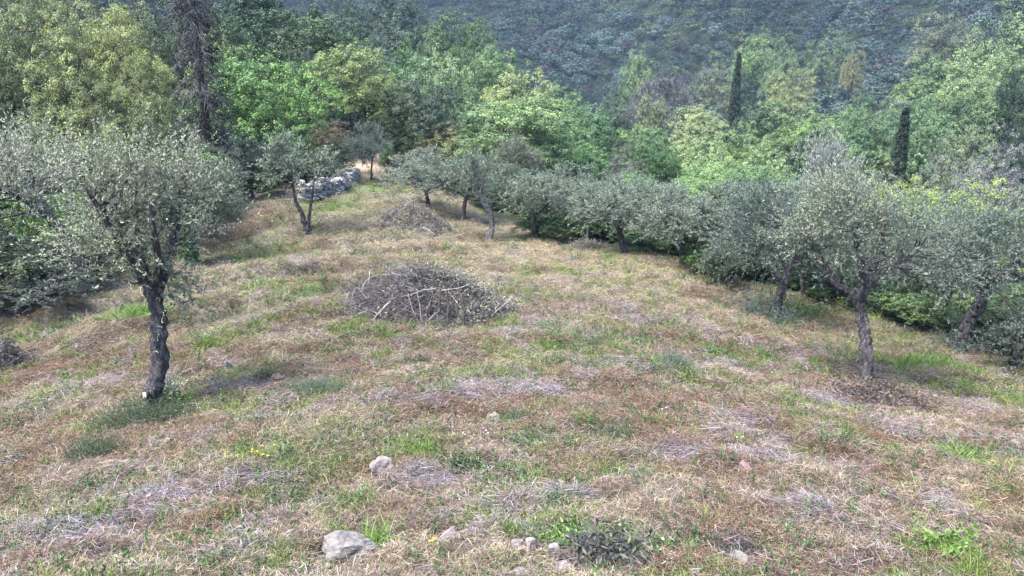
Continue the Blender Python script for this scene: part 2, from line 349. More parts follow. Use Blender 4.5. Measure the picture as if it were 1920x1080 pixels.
def gnarl(rng, amp=.16):
    a, b, c = rng.rand(3) * 6
    def f(N, K, n, P):
        th = np.arange(n)[None, None, :] * 2 * pi / n; s = P[:, :, 2][:, :, None] if True else 0
        return 1 + amp * np.sin(3 * th + s * 5 + a) + amp * .7 * np.sin(5 * th - s * 9 + b) + amp * .35 * np.sin(4 * th + s * 14 + c) + amp * .5 * rng.normal(size=(N, K, n))
    return f
def limb_tube(mb, rng, pts, rads, K=26, n=14, amp=.13, cap=False):
    P = resample(np.concatenate([np.asarray(pts, float), np.asarray(rads, float)[:, None]], 1), K)
    P[1:-1, :3] += rng.normal(size=(K - 2, 3)) * P[1:-1, 3:4] * .10
    v, q = tubes(P[None, :, :3], P[None, :, 3], n, gnarl(rng, amp), cap=cap); mb.add(v, q)
    return P[:, :3], P[:, 3]

# --- woodland prototypes, base at the origin; stored as (trunk mesh, crown mesh, height, width)
PROTO = {}
def proto(kind, fn): PROTO.setdefault(kind, []).append(fn)
def broad(seed, H=8., Wd=7., ntip=330, nl=105, rb=.55, leaf=.105, name='tree', crown_lo=.28, mb_mat=None, th=.35, wid=.6, lo=.55):
    rng = np.random.RandomState(seed); cz = H * (crown_lo + 1) / 2; rz = H * (1 - crown_lo) / 2 - rb * .45; rx = Wd / 2 - rb * .6
    E = [((0, 0, cz), (rx * .85, rx * .85, rz * .95), 2.4, .5)]
    for k in range(8):
        a = k * 2.4 + rng.rand(); f = .36 + .2 * rng.rand()
        E.append(((cos(a) * rx * .62, sin(a) * rx * .62, cz + rz * rng.uniform(-.6, .5)), (rx * f, rx * f, rz * f * .9), 1.0, .25 + .5 * rng.rand()))
    tips, od, pl = shell(rng, E, ntip, -.55, lo)
    tips[:, 2] = np.minimum(tips[:, 2], H - rb * .3)
    wood = MB(); P, R = limb_tube(wood, rng, [(0, 0, -.3), (0, 0, .1), (rng.normal() * .2, rng.normal() * .2, H * th * .6), (rng.normal() * .4, rng.normal() * .4, H * th), (rng.normal() * .5, rng.normal() * .5, H * .62)],
              [.04 * H, .028 * H, .022 * H, .018 * H, .01 * H], 16, 8)
    p2, r2 = grow(rng, P[5:], R[5:], tips, .012, .05); v, q = tubes(p2, r2, 4); wood.add(v, q)
    cr = MB(); blob_leaves(rng, cr, tips, od, pl, nl, rb, leaf, wid, .9, .8, 4)
    return wood.build(name + ' wood', [M_BARK2], True), cr.build(name + ' leaves', [mb_mat or M_BROAD]), H, Wd
def olive_proto(seed, H=4.2, Wd=4.4, ntip=95, S=9, M=22, Ls=.55, leaf=.10, wid=.028, crown_lo=.16, mb_mat=None, lean=.5, lo=.45, tw_r=.006):
    rng = np.random.RandomState(seed); cz = H * (crown_lo + 1) / 2; rz = H * (1 - crown_lo) / 2 - Ls * .45; rx = Wd / 2 - Ls * .45
    E = [((0, 0, cz), (rx, rx, rz), 2, .4)]
    for k in range(4):
        a = rng.rand() * 6.28; E.append(((cos(a) * rx * .55, sin(a) * rx * .55, cz + rz * rng.uniform(-.4, .3)), (rx * .55, rx * .55, rz * .6), 1.2, .2 + .5 * rng.rand()))
    tips, od, pl = shell(rng, E, ntip, -.5, lo); wood = MB(); l = rng.normal(size=2) * lean * .5
    P, R = limb_tube(wood, rng, [(0, 0, -.3), (0, 0, .1), (l[0] * .3, l[1] * .3 + .1, H * .2), (l[0], l[1], H * .36)], [.2, .14, .11, .09], 16, 10, .2)
    P2, R2 = limb_tube(wood, rng, [P[-1], P[-1] + [rx * .3, .1, H * .15], P[-1] + [rx * .4, -.2, H * .3]], [.1, .07, .03], 8, 7)
    P3, R3 = limb_tube(wood, rng, [P[-1], P[-1] + [-rx * .3, -.1, H * .12], P[-1] + [-rx * .45, .2, H * .28]], [.1, .07, .03], 8, 7)
    pp, rr = grow(rng, np.concatenate([P[9:], P2, P3]), np.concatenate([R[9:], R2, R3]), tips, .012, .05); v, q = tubes(pp, rr, 4); wood.add(v, q)
    cr = MB(); olive_leaves(rng, cr, wood, tips, od, pl, S, M, Ls, leaf, wid, tw_r=tw_r)
    return wood.build('olive wood', [M_BARK], True), cr.build('olive foliage', [mb_mat or M_OLIVE]), H, Wd
def cypress_proto(seed, H=10., Wd=2.):
    rng = np.random.RandomState(seed); n = 520; z = (.04 + .935 * rng.rand(n) ** .9) * H; u = z / H
    r = Wd / 2 * np.clip(np.minimum(1, u * 5) * (1 - u) ** .75 * 1.2, .01, 1) * (.6 + .4 * rng.rand(n)); a = rng.rand(n) * 6.28
    tips = np.stack([np.cos(a) * r, np.sin(a) * r, z], 1); od = np.stack([np.cos(a) * .4, np.sin(a) * .4, a * 0 + 1], 1)
    cr = MB(); blob_leaves(rng, cr, tips, od, np.full(n, .4), 60, .26, .12, .4, 1.7)
    wood = MB(); limb_tube(wood, rng, [(0, 0, -.3), (0, 0, H * .3), (0, 0, H * .93)], [.2, .14, .02], 12, 7, .05)
    return wood.build('cypress wood', [M_BARK2], True), cr.build('cypress leaves', [M_BROAD]), H, Wd
def bare_proto(seed, H=7., Wd=6., ntip=150):
    rng = np.random.RandomState(seed); E = [((0, 0, H * .6), (Wd / 2, Wd / 2, H * .4), 1, .5)]; tips, od, pl = shell(rng, E, ntip, -.6, .5)
    wood = MB(); P, R = limb_tube(wood, rng, [(0, 0, -.3), (.1, 0, H * .2), (0, .2, H * .4), (.1, .1, H * .6)], [.2, .13, .1, .05], 14, 7)
    pp, rr = grow(rng, P[5:], R[5:], tips, .014, .02); v, q = tubes(pp, rr, 4); wood.add(v, q)
    S = 26; n = ntip * S; st = np.repeat(tips, S, 0) + rng.normal(size=(n, 3)) * .15; d = nrm(np.repeat(od, S, 0) * .7 + [0, 0, .5] + rng.normal(size=(n, 3)) * .6); L = .5 + .5 * rng.rand(n)
    u = np.linspace(0, 1, 3)[None, :, None]; P = st[:, None] + d[:, None] * L[:, None, None] * u + rng.normal(size=(n, 1, 3)) * .1 * u ** 2
    v, q = tubes(P, np.repeat(np.array([[.016, .012, .006]]), n, 0), 3); tw = MB(); tw.add(v, q, v=np.repeat(rng.rand(n), 9), c=.5)
    blob_leaves(rng, tw, tips, od, pl, 22, .6, .12)
    return wood.build('bare wood', [M_BARK2], True), tw.build('bare twigs', [M_BROAD]), H, Wd
for s in (11, 12, 13, 14, 15): proto('broad', broad(s))
for s in (21, 22): proto('fine', broad(s, 6.5, 5.6, 280, 95, .42, .08, 'fine tree', .15, wid=.45))
for s in (31, 32, 33): proto('dome', broad(s, 7.5, 8., 360, 105, .62, .115, 'domed tree', .12, lo=.72))
for s in (35, 36): proto('oak', broad(s, 10., 9., 620, 180, .55, .075, 'oak', .12, lo=.72, wid=.5))
for s in (41, 42, 43, 44): proto('olive', olive_proto(s))
for s in (51, 52): proto('grey', olive_proto(s, 6., 6., 130, 10, 20, .75, .13, .04, .1))
proto('cypress', cypress_proto(61)); proto('bare', bare_proto(71)); proto('bare', bare_proto(72))
for s in (81, 82, 83): proto('bush', broad(s, 2.2, 2.8, 120, 70, .32, .09, 'bush', .02, th=.15, wid=.5, lo=.3))
for s in (85, 86): proto('greybush', olive_proto(s, 2.2, 2.6, 46, 8, 16, .5, .10, .03, .02))

KINDS = {'broad': ('broadleaf_tree', 'tree'), 'fine': ('broadleaf_tree', 'tree'), 'dome': ('broadleaf_tree', 'tree'), 'oak': ('evergreen_oak', 'tree'), 'olive': ('olive_tree', 'tree'),
         'grey': ('olive_tree', 'tree'), 'cypress': ('cypress_tree', 'tree'), 'bare': ('bare_tree', 'tree'), 'bush': ('bush', 'bush'), 'greybush': ('bush', 'bush')}
_cnt = {}
DIAG = []
def plant(kind, px, py_top, wpx, d, tint, label, group=None, rz=None, hmin=None):
    """stand a tree at a distance, its height running from the ground to the height seen"""
    k = _cnt.get(kind, 0); _cnt[kind] = k + 1; tr, cr, H, Wd = PROTO[kind][k % len(PROTO[kind])]
    top = at(px, py_top, d); g = float(height(top[0], top[1])); h = top[2] - g
    if hmin and h < hmin: h = hmin
    DIAG.append((kind, px, py_top, round(h, 1), round(wpx * d / F, 1)))
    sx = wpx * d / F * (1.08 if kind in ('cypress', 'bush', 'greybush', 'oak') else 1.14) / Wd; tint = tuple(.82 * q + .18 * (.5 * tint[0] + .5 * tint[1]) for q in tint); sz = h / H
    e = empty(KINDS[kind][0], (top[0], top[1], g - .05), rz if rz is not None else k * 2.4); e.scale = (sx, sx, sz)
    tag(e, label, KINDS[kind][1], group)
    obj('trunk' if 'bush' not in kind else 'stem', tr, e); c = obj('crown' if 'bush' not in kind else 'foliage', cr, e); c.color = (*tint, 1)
    return e
BR, YL, MD, DK, PL = (.16, .27, .075), (.27, .33, .095), (.11, .19, .075), (.05, .095, .045), (.23, .33, .15)
OL, GY, PU, RU, TE = (.17, .22, .15), (.24, .27, .22), (.2, .18, .24), (.21, .135, .085), (.13, .24, .12)
KW = 'trees at the edge of the wood behind the clearing'
T = [
 # left block
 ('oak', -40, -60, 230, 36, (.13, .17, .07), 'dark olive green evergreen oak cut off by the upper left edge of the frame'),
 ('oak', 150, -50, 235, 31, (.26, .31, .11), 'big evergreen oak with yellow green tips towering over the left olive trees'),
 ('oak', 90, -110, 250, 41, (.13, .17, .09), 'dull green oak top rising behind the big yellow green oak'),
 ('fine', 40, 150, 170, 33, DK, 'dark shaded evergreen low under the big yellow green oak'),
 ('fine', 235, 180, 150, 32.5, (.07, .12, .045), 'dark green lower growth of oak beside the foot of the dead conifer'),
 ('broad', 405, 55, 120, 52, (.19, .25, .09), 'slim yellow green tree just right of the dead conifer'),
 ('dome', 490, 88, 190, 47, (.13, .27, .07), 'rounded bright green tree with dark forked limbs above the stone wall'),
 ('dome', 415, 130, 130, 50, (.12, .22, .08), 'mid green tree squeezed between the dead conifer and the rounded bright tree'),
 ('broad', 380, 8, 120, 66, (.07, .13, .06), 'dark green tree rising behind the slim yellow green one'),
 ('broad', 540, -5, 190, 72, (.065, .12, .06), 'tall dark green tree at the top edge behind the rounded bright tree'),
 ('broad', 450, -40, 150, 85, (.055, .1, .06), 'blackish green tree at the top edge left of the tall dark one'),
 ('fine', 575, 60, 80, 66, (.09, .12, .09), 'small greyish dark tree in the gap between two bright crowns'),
 ('broad', 665, 72, 150, 58, (.22, .3, .09), 'pointed yellow green tree above the rust brown bush'),
 ('dome', 795, 145, 130, 56, (.085, .125, .09), 'dark grey green oak in the hollow above the dirt track'),
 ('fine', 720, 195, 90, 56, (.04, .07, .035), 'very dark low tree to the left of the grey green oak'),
 ('dome', 822, 84, 125, 68, (.22, .33, .16), 'pale green domed tree standing behind the grey green oak'),
 ('broad', 763, 73, 66, 78, (.11, .25, .07), 'small bright green tree top left of the pale dome'),
 ('fine', 700, 60, 90, 84, (.12, .19, .14), 'blue green tree top behind the pointed yellow green tree'),
 ('broad', 862, 14, 110, 105, (.11, .19, .07), 'dark trunked green tree standing alone against the blue hillside'),
 ('broad', 800, 30, 70, 108, (.1, .17, .09), 'smaller green tree to the left of the lone one on the blue hillside'),
 ('dome', 905, 55, 80, 100, (.12, .2, .09), 'low green tree below and right of the lone one'),
 ('dome', 932, 84, 110, 84, (.15, .26, .11), 'mid green tree where the wood meets the blue hillside'),
 ('dome', 975, 116, 155, 71, (.26, .33, .13), 'yellowish topped tree behind the largest central crown'),
 ('dome', 1045, 150, 120, 80, (.13, .24, .1), 'green tree on the upper right shoulder of the central wood'),
 ('dome', 955, 178, 215, 55, (.19, .31, .12), 'largest bright green crown in the middle of the picture'),
 ('dome', 1090, 195, 130, 70, (.12, .24, .1), 'deep green tree right of the largest bright crown'),
 ('broad', 1085, 270, 110, 56, (.12, .25, .07), 'bright green tree low behind the olives right of the largest crown'),
 ('bush', 1035, 330, 90, 44, (.17, .3, .07), 'fresh green bush filling in behind the middle olive trees'),
 ('bare', 965, 262, 80, 50, (.2, .22, .17), 'leafless grey tree in front of the largest bright crown'),
 ('fine', 835, 226, 80, 54, (.3, .27, .11), 'small tree with orange tips left of the largest crown'),
 ('fine', 790, 262, 70, 50, (.2, .22, .18), 'greyish small tree between the dirt track and the orange tipped one'),
 ('fine', 880, 240, 90, 52, (.17, .28, .1), 'rounded green tree between the orange tipped one and the largest crown'),
 ('fine', 612, 205, 78, 52, (.17, .125, .09), 'rust brown bush above the end of the stone wall'),
 ('grey', 690, 222, 78, 50, (.15, .2, .17), 'blue grey olive beside the bare dirt track'),
 ('fine', 635, 245, 76, 47, (.13, .18, .11), 'dull green tree right behind the stone wall'),
 ('bush', 726, 262, 34, 53, (.08, .17, .04), 'small dark green shrub at the edge of the dirt track'),
 ('grey', 462, 248, 120, 39, (.11, .15, .115), 'dark grey olive over the black shade left of the stone wall'),
 ('grey', 400, 262, 100, 36, (.15, .19, .14), 'grey olive just left of the dark one by the wall'),
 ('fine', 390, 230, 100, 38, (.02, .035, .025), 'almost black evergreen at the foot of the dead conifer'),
 ('bush', 350, 262, 120, 34, (.17, .3, .06), 'bright green bush behind the crown of the left olive tree'),
 ('bush', 130, 345, 110, 29, (.1, .24, .04), 'bright green bush showing through between the two left olive crowns'),
 ('bush', 15, 360, 110, 27, (.1, .2, .04), 'green bush at the left edge of the frame above the grey shrub'),
 ('broad', 640, 18, 130, 96, (.08, .13, .08), 'dark blue green tree high up behind the pointed yellow green tree'),
 ('dome', 720, 30, 130, 112, (.1, .15, .11), 'blue grey green tree at the foot of the far slope above the small bright top'),
 ('fine', 610, -30, 120, 118, (.06, .1, .075), 'dark tree cut by the top edge between the tall dark crown and the far slope'),
 ('dome', 690, -25, 130, 135, (.07, .11, .08), 'dark blue green tree cut by the top edge above the pointed yellow green one'),
 ('broad', 775, -10, 100, 140, (.08, .12, .09), 'shaded tree at the top edge left of the lone tree on the slope'),
 ('dome', 480, 40, 150, 84, (.075, .12, .07), 'dark green crown filling the wood above the rounded bright green tree'),
 ('dome', 320, -40, 120, 62, (.06, .1, .05), 'dark green crown behind the dead conifer at the top edge'),
 ('dome', 570, 110, 100, 62, (.1, .19, .07), 'shaded green tree between the rounded bright one and the pointed yellow one'),
 # the far side of the valley, right
 ('bare', 1240, 148, 95, 112, (.21, .21, .22), 'leafless violet grey tree between the two cypresses and the central wood'),
 ('dome', 1197, 82, 66, 165, (.17, .26, .12), 'lone pale green round tree on the blue hillside'),
 ('dome', 1160, 160, 70, 125, (.09, .15, .1), 'blue green tree left of the leafless violet one'),
 ('broad', 1225, 168, 50, 95, (.26, .32, .16), 'narrow cream green tree in front of the leafless violet one'),
 ('broad', 1310, 184, 110, 93, (.24, .31, .15), 'cream green tree left of the farther cypress'),
 ('dome', 1415, 190, 70, 118, (.1, .16, .1), 'grey green tree just right of the foot of the farther cypress'),
 ('dome', 1480, 175, 112, 118, (.16, .24, .1), 'round dull green tree between the two cypresses, the tallest there'),
 ('broad', 1530, 214, 100, 104, (.19, .31, .09), 'light green tree below and right of the round dull one'),
 ('dome', 1640, 168, 90, 128, (.09, .17, .08), 'dark green dome up and left of the nearer cypress'),
 ('dome', 1625, 200, 90, 112, (.14, .25, .11), 'mid green tree directly left of the nearer cypress top'),
 ('dome', 1738, 190, 100, 108, (.14, .25, .11), 'rounded green tree directly right of the nearer cypress'),
 ('broad', 1580, 262, 110, 92, (.15, .26, .1), 'green tree filling the wood left of the nearer cypress foot'),
 ('grey', 1565, 232, 135, 50, (.33, .36, .33), 'tall silver grey olive rising behind the front olive trees on the right'),
 ('broad', 1400, 228, 100, 88, (.2, .31, .1), 'light green tree below the farther cypress'),
 ('dome', 1325, 240, 110, 80, (.24, .35, .14), 'pale green tree under the cream green one'),
 ('dome', 1215, 230, 90, 84, (.16, .28, .12), 'green tree below the leafless violet one'),
 ('broad', 1243, 262, 76, 70, (.08, .19, .05), 'dark saturated green tree in the middle of the pale wood'),
 ('fine', 1172, 268, 80, 66, (.15, .17, .15), 'dull grey leaved small tree right of the central wood'),
 ('dome', 1330, 290, 130, 64, (.22, .36, .13), 'broad pale green crown in the middle of the wood on the right'),
 ('dome', 1440, 268, 110, 72, (.22, .34, .15), 'pale green crown to the right of the broad one'),
 ('broad', 1185, 315, 100, 54, (.15, .26, .12), 'green tree behind the middle row of olives'),
 ('dome', 1310, 328, 140, 47, (.17, .3, .1), 'vivid green crown low behind the row of olives'),
 ('broad', 1405, 300, 100, 58, (.16, .29, .1), 'mid green tree right of the vivid low crown'),
 ('dome', 1480, 310, 100, 60, (.2, .32, .14), 'soft green tree behind the second olive from the right'),
 ('fine', 1650, 300, 110, 74, (.2, .24, .16), 'greyish green tree around the foot of the nearer cypress'),
 ('broad', 1705, 328, 115, 50, (.3, .38, .07), 'yellow green tree just below the nearer cypress'),
 ('fine', 1795, 318, 110, 64, (.17, .24, .13), 'dull green tree right of the nearer cypress foot'),
 ('broad', 1850, 335, 150, 42, (.26, .35, .06), 'bright yellow green tree behind the olive nearest the right edge'),
 ('broad', 1750, 362, 130, 36, (.22, .33, .07), 'yellow green tree between the two front olives on the right'),
 ('fine', 1830, 205, 100, 96, (.19, .25, .13), 'faded green tree at mid height near the right edge'),
 ('fine', 1890, 222, 110, 84, (.22, .22, .23), 'grey violet thin leaved tree against the right edge'),
 ('fine', 1790, 262, 90, 78, (.21, .235, .2), 'thin leaved grey green tree right of the nearer cypress'),
 ('fine', 1880, 290, 130, 62, (.24, .26, .2), 'grey green tree against the right edge below the grey violet one'),
 ('dome', 1890, 20, 130, 150, (.19, .27, .12), 'green tree in the upper right corner of the frame'),
 ('dome', 1800, 82, 120, 142, (.17, .26, .11), 'green tree below and left of the upper right corner one'),
 ('dome', 1870, 90, 110, 132, (.2, .29, .13), 'lighter green tree below the upper right corner one'),
 ('broad', 1745, 128, 100, 138, (.15, .25, .1), 'green tree on the right slope where it meets the blue hillside'),
 ('dome', 1835, 140, 120, 122, (.15, .24, .1), 'broad green tree halfway down the right slope'),
 ('dome', 1915, 120, 60, 120, (.05, .09, .05), 'dark crown touching the right edge halfway down the slope'),
 ('fine', 1700, 150, 90, 135, (.2, .24, .2), 'grey green tree at the left foot of the right slope'),
 ('broad', 1770, 170, 90, 120, (.1, .18, .08), 'dark green tree low on the right slope'),
 ('fine', 1790, -10, 110, 190, (.17, .2, .12), 'dull olive green tree at the top edge near the right corner'),
 ('fine', 1560, 40, 70, 230, (.16, .24, .11), 'green crown high on the blue hillside left of the corner slope'),
 ('dome', 1430, 52, 90, 225, (.15, .25, .1), 'pale green wide crown high on the blue hillside'),
 ('dome', 1470, 76, 60, 215, (.16, .25, .12), 'pale green crown just below the wide one on the hillside'),
 ('fine', 1490, 104, 80, 196, (.27, .3, .1), 'yellowish crown in the middle of the blue hillside'),
 ('fine', 1345, 98, 70, 200, (.2, .23, .12), 'mustard tinted crown above the farther cypress'),
 ('fine', 1605, 72, 40, 215, (.27, .26, .1), 'small mustard yellow crown on the blue hillside'),
 ('cypress', 1386, 100, 26, 118, (.045, .075, .045), 'thin dark cypress on the left, farther off and half hidden by trees'),
 ('cypress', 1700, 203, 36, 92, (.03, .05, .03), 'thick near black cypress standing clear on the right'),
 # the row of olives along the far and right edge of the clearing
 ('grey', 800, 278, 170, 36, (.2, .25, .19), 'wide grey olive spreading behind the far brush pile'),
 ('olive', 865, 278, 125, 34.5, (.17, .22, .155), 'olive with a slim upright trunk right behind the far brush pile'),
 ('olive', 1005, 312, 170, 31, (.18, .23, .16), 'olive with two short trunks right of the bent bare trunk'),
 ('olive', 1110, 318, 130, 35, (.17, .22, .15), 'small olive crown above the broken pale stump'),
 ('olive', 1180, 322, 185, 27.5, (.19, .24, .175), 'olive with a stout short trunk in the middle of the row'),
 ('olive', 1290, 335, 180, 25.5, (.19, .24, .175), 'olive leaning at the edge of the drop right of the stout one'),
 ('olive', 1400, 330, 165, 26, (.18, .23, .165), 'shaded olive left of the second front olive'),
 ('greybush', 1380, 430, 120, 24, (.12, .17, .1), 'dark bush at the lip of the drop left of the second front olive'),
 ('bush', 1210, 425, 110, 29, (.07, .14, .04), 'green bush beneath the olives in the middle of the row'),
 ('bush', 1335, 455, 110, 25, (.08, .15, .04), 'green bush beneath the leaning olive of the row'),
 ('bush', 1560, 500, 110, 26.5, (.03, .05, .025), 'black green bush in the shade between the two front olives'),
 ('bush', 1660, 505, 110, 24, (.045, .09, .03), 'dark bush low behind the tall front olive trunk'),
 ('bush', 1730, 545, 110, 23, (.07, .13, .04), 'green bush right of the tall front olive trunk'),
 ('grey', 1700, 420, 150, 25, (.19, .23, .17), 'grey olive crown spilling low behind the tall front olive'),
 ('greybush', 1925, 575, 130, 20.5, (.12, .16, .12), 'dark grey shrub at the right edge of the frame below the leaning olive'),
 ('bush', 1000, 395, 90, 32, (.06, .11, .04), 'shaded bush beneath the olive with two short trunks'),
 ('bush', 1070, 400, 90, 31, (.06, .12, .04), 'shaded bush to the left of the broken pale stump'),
 ('greybush', 1270, 565, 0, 20, (.1, .15, .07), 'x'),
 ('grey', 1060, 300, 150, 38, (.17, .22, .165), 'grey olive standing behind the small crown above the broken stump'),
 ('grey', 1130, 328, 150, 33, (.15, .2, .15), 'olive crown pressed in behind the stout trunked one'),
 ('grey', 1240, 335, 150, 31, (.18, .23, .18), 'silver olive crown rising behind the leaning one of the row'),
 ('grey', 1350, 352, 150, 29, (.15, .2, .15), 'dusky olive crown between the leaning and the shaded olive'),
 ('grey', 1455, 330, 170, 26, (.15, .19, .155), 'large dusky olive crown behind the second front olive'),
 ('grey', 1530, 350, 150, 24, (.17, .21, .16), 'olive crown wedged in behind the tall front olive on its left'),
 ('grey', 1790, 410, 170, 24, (.17, .21, .165), 'silver crown behind the leaning olive on its left'),
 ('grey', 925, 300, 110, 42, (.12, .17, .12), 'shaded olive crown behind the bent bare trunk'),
 ('greybush', 40, 430, 200, 23, (.06, .085, .06), 'big dark grey shrub at the left edge of the clearing'),  # bushes on this side: tints lowered to paint in the deep shade
 ('greybush', 110, 470, 120, 25, (.07, .12, .06), 'dark shrub behind the leaning pale trunk on the left'),
 ('greybush', 20, 500, 190, 21, (.07, .095, .075), 'low silver shrub at the left edge of the frame above the branch heap'),
 ('bush', -20, 450, 170, 22, (.05, .085, .035), 'dark green bush cut off by the left edge behind the low silver shrub'),
 ('bush', 130, 475, 130, 24, (.05, .085, .04), 'dark bush filling the shade behind the low silver shrub'),
 ('bush', 205, 445, 130, 26, (.09, .17, .05), 'green bush behind the trunk of the left front olive'),
 ('greybush', 300, 420, 90, 28, (.17, .21, .14), 'grey bush just behind the left front olive'),
 ('grey', 350, 290, 130, 30, (.19, .23, .17), 'grey olive crown behind the right side of the left front olive'),
]
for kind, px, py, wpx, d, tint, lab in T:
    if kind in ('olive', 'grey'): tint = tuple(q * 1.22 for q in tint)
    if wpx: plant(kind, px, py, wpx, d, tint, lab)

# ------------------------------------------------------------------ the trees one sees best, each with its own shape
M_PALE = make_bark('pale olive bark', (.06, .055, .062), (.15, .135, .145), (.32, .3, .3))
def special(name, label, base, limbs, E, ntip, S, M, Ls, leaf, wid, tint, seed, group=None, extra=None, zmin=-.45, lo=.35, up=.55, spread=.6, dref=None, bark=None):
    """limbs: [(points, radii)], first one is the trunk; everything in world coordinates, base = foot"""
    rng = np.random.RandomState(seed); base = np.array(base); wood = MB(); N = []; R = []; kk = np.linalg.norm(base) / dref if dref else 1.
    Ls, leaf, wid = Ls * kk, leaf * kk, wid * kk
    for i, (pts, rads) in enumerate(limbs):
        P_, r_ = limb_tube(wood, rng, np.array(pts) - base, np.array(rads) * kk, 34 if i == 0 else 16, 18 if i == 0 else 10, .17 if i == 0 else .12, cap=True)
        k = int(len(P_) * .6) if i == 0 else 3; N.append(P_[k:]); R.append(r_[k:])
    e = empty(name, base); tag(e, label, 'tree', group)
    fo = MB()
    if E:
        tips, od, pl = shell(rng, [((np.array(c) - base), np.array(r) * kk, w_, p_) for c, r, w_, p_ in E], ntip, zmin, lo)
        pp, rr = grow(rng, np.concatenate(N), np.concatenate(R), tips, .006, .08); v, q = tubes(pp, rr, 5); wood.add(v, q)
        olive_leaves(rng, fo, wood, tips, od, pl, S, M, Ls, leaf, wid, up, spread)
    if extra: extra(rng, fo, wood, base)
    obj('trunk', wood.build('trunk', [bark or M_BARK], True), e)
    if fo.V: c = obj('crown', fo.build('foliage', [M_OLIVE]), e); c.color = (*tint, 1)
    return e
def A_(d0, *pts): return [at(px, py, d0 + (q[0] if q else 0)) for px, py, *q in pts]
GO = 'front olive trees in the clearing'
b = hit(287, 785); D = np.linalg.norm(b)
def sprouts(spec, D):
    def f(rng, fo, wood, base):
        for px, py, n_, r_, pale in spec:
            c = at(px, py, D - .1) - base; tips = c + rng.normal(size=(n_, 3)) * r_; od = nrm(rng.normal(size=(n_, 3)) + [0, 0, .3])
            olive_leaves(rng, fo, wood, tips, od, np.full(n_, pale), 5, 14, .28, .06, .018)
    return f
left_olive = special('olive_tree', 'left front olive tree with thick dark crooked trunk and a pale sawn knot', b,
 [(A_(D, (285,800), (286,770), (291,730), (297,690), (296,640), (299,600), (292,560), (272,520)), [.17, .13, .11, .105, .1, .095, .095, .09]),
  (A_(D, (275,528), (250,480,-.1), (220,440,-.3), (190,400,-.4), (160,350,-.5)), [.1, .08, .06, .045, .02]),
  (A_(D, (292,560), (305,510,.1), (325,450,.3), (335,380,.4), (350,310,.5)), [.1, .085, .065, .045, .02]),
  (A_(D, (275,528), (262,470,.3), (250,400,.5), (235,330,.6)), [.085, .07, .05, .02]),
  (A_(D, (285,540), (300,500,-.4), (290,440,-.8), (280,380,-.9)), [.07, .055, .04, .02]),
  (A_(D, (284,735,-.14), (272,742,-.25)), [.07, .055])],
 [(at(250, 445, D), (.72, .85, .7), 2.2, .6), (at(345, 410, D + .3), (.45, .8, .75), 1.6, .35), (at(203, 400, D - .3), (.42, .7, .5), 1.0, .7),
  (at(265, 350, D), (.75, .8, .38), 1.6, .75), (at(300, 495, D), (.5, .6, .4), .9, .85)],
 88, 8, 34, .74, .052, .0125, (.33, .37, .28), 5, GO, sprouts([(335,530,9,.12,.5), (300,500,9,.16,1.0), (262,495,8,.16,1.0), (318,740,5,.04,.9), (345,560,7,.12,.4)], D), up=.85, spread=.5, dref=11.5)
kn = MB(); c0 = at(271, 743, D - .27) - b; v, q = tubes(np.array([[c0 + [.02, .01, 0], c0 + [-.02, -.012, .003]]]), np.array([[.058, .055]]), 10, cap=True); kn.add(v, q)
obj('sawn_knot', kn.build('knot', [M_CUT], True), left_olive)
# olive behind it, leaning out to the left
b = hit(168, 556); D = np.linalg.norm(b)
special('olive_tree', 'pale stemmed olive leaning left behind the left front olive', b,
 [(A_(D, (170,566), (166,545), (160,515), (140,470), (105,420), (70,385)), [.2, .15, .12, .1, .085, .06]),
  (A_(D, (120,440), (90,400,.2), (60,340,.4), (55,300,.4)), [.07, .06, .04, .02]), (A_(D, (160,515), (190,470,.2), (200,420,.5), (190,360,.5)), [.07, .055, .045, .02]),
  (A_(D, (75,390), (30,365), (-20,345)), [.06, .045, .02])],
 [(at(25, 372, D), (1.1, 1.2, .62), 3, .6), (at(105, 400, D + .4), (.55, .8, .4), .8, .4), (at(45, 330, D), (.6, .7, .3), 1.4, .95), (at(-60, 380, D), (1.2, 1.2, .9), 1.2, .5)],
 50, 9, 26, 1.0, .07, .016, (.35, .375, .32), 6, GO, up=.9, spread=.5, dref=15.6)
# ivy clad stem behind
b = hit(358, 500); D = np.linalg.norm(b)
def ivy(rng, fo, wood, base):
    n = 900; z = rng.rand(n) * 2.1; a = rng.rand(n) * 6.28; pos = np.stack([np.cos(a) * .2, np.sin(a) * .2, z], 1); d = np.stack([np.cos(a), np.sin(a), a * 0 + .3], 1)
    v, q = leaves(pos + rng.normal(size=(n, 3)) * .05, np.cross(d, rnd(rng, n)), rnd(rng, n), .12 + rng.rand(n) * .05, .09 + rng.rand(n) * .03); fo.add(v, q, v=np.repeat(rng.rand(n), 4), c=.4)
iv = special('olive_tree', 'stem wrapped in bright green ivy under a grey crown behind the left front olive', b,
 [(A_(D, (358,508), (359,470), (362,430), (368,390), (375,350)), [.15, .12, .11, .09, .05])],
 [], 0, 0, 0, 0, 0, 0, (.07, .17, .035), 7, extra=ivy)
fo = MB(); wd = MB(); rng = np.random.RandomState(70); tips, od, pl = shell(rng, [(np.array(at(380, 370, D)) - b, (1.15, 1.3, .8), 1, .4)], 60, -.5, .4)
pp, rr = grow(rng, [at(362, 430, D) - b, at(368, 390, D) - b, at(375, 350, D) - b], [.09, .07, .04], tips); v, q = tubes(pp, rr, 4); wd.add(v, q)
olive_leaves(rng, fo, wd, tips, od, pl, 8, 20, .65, .1, .03)
obj('limbs', wd.build('limbs', [M_BARK], True), iv); c = obj('canopy', fo.build('canopy', [M_OLIVE]), iv); c.color = (.18, .22, .155, 1)
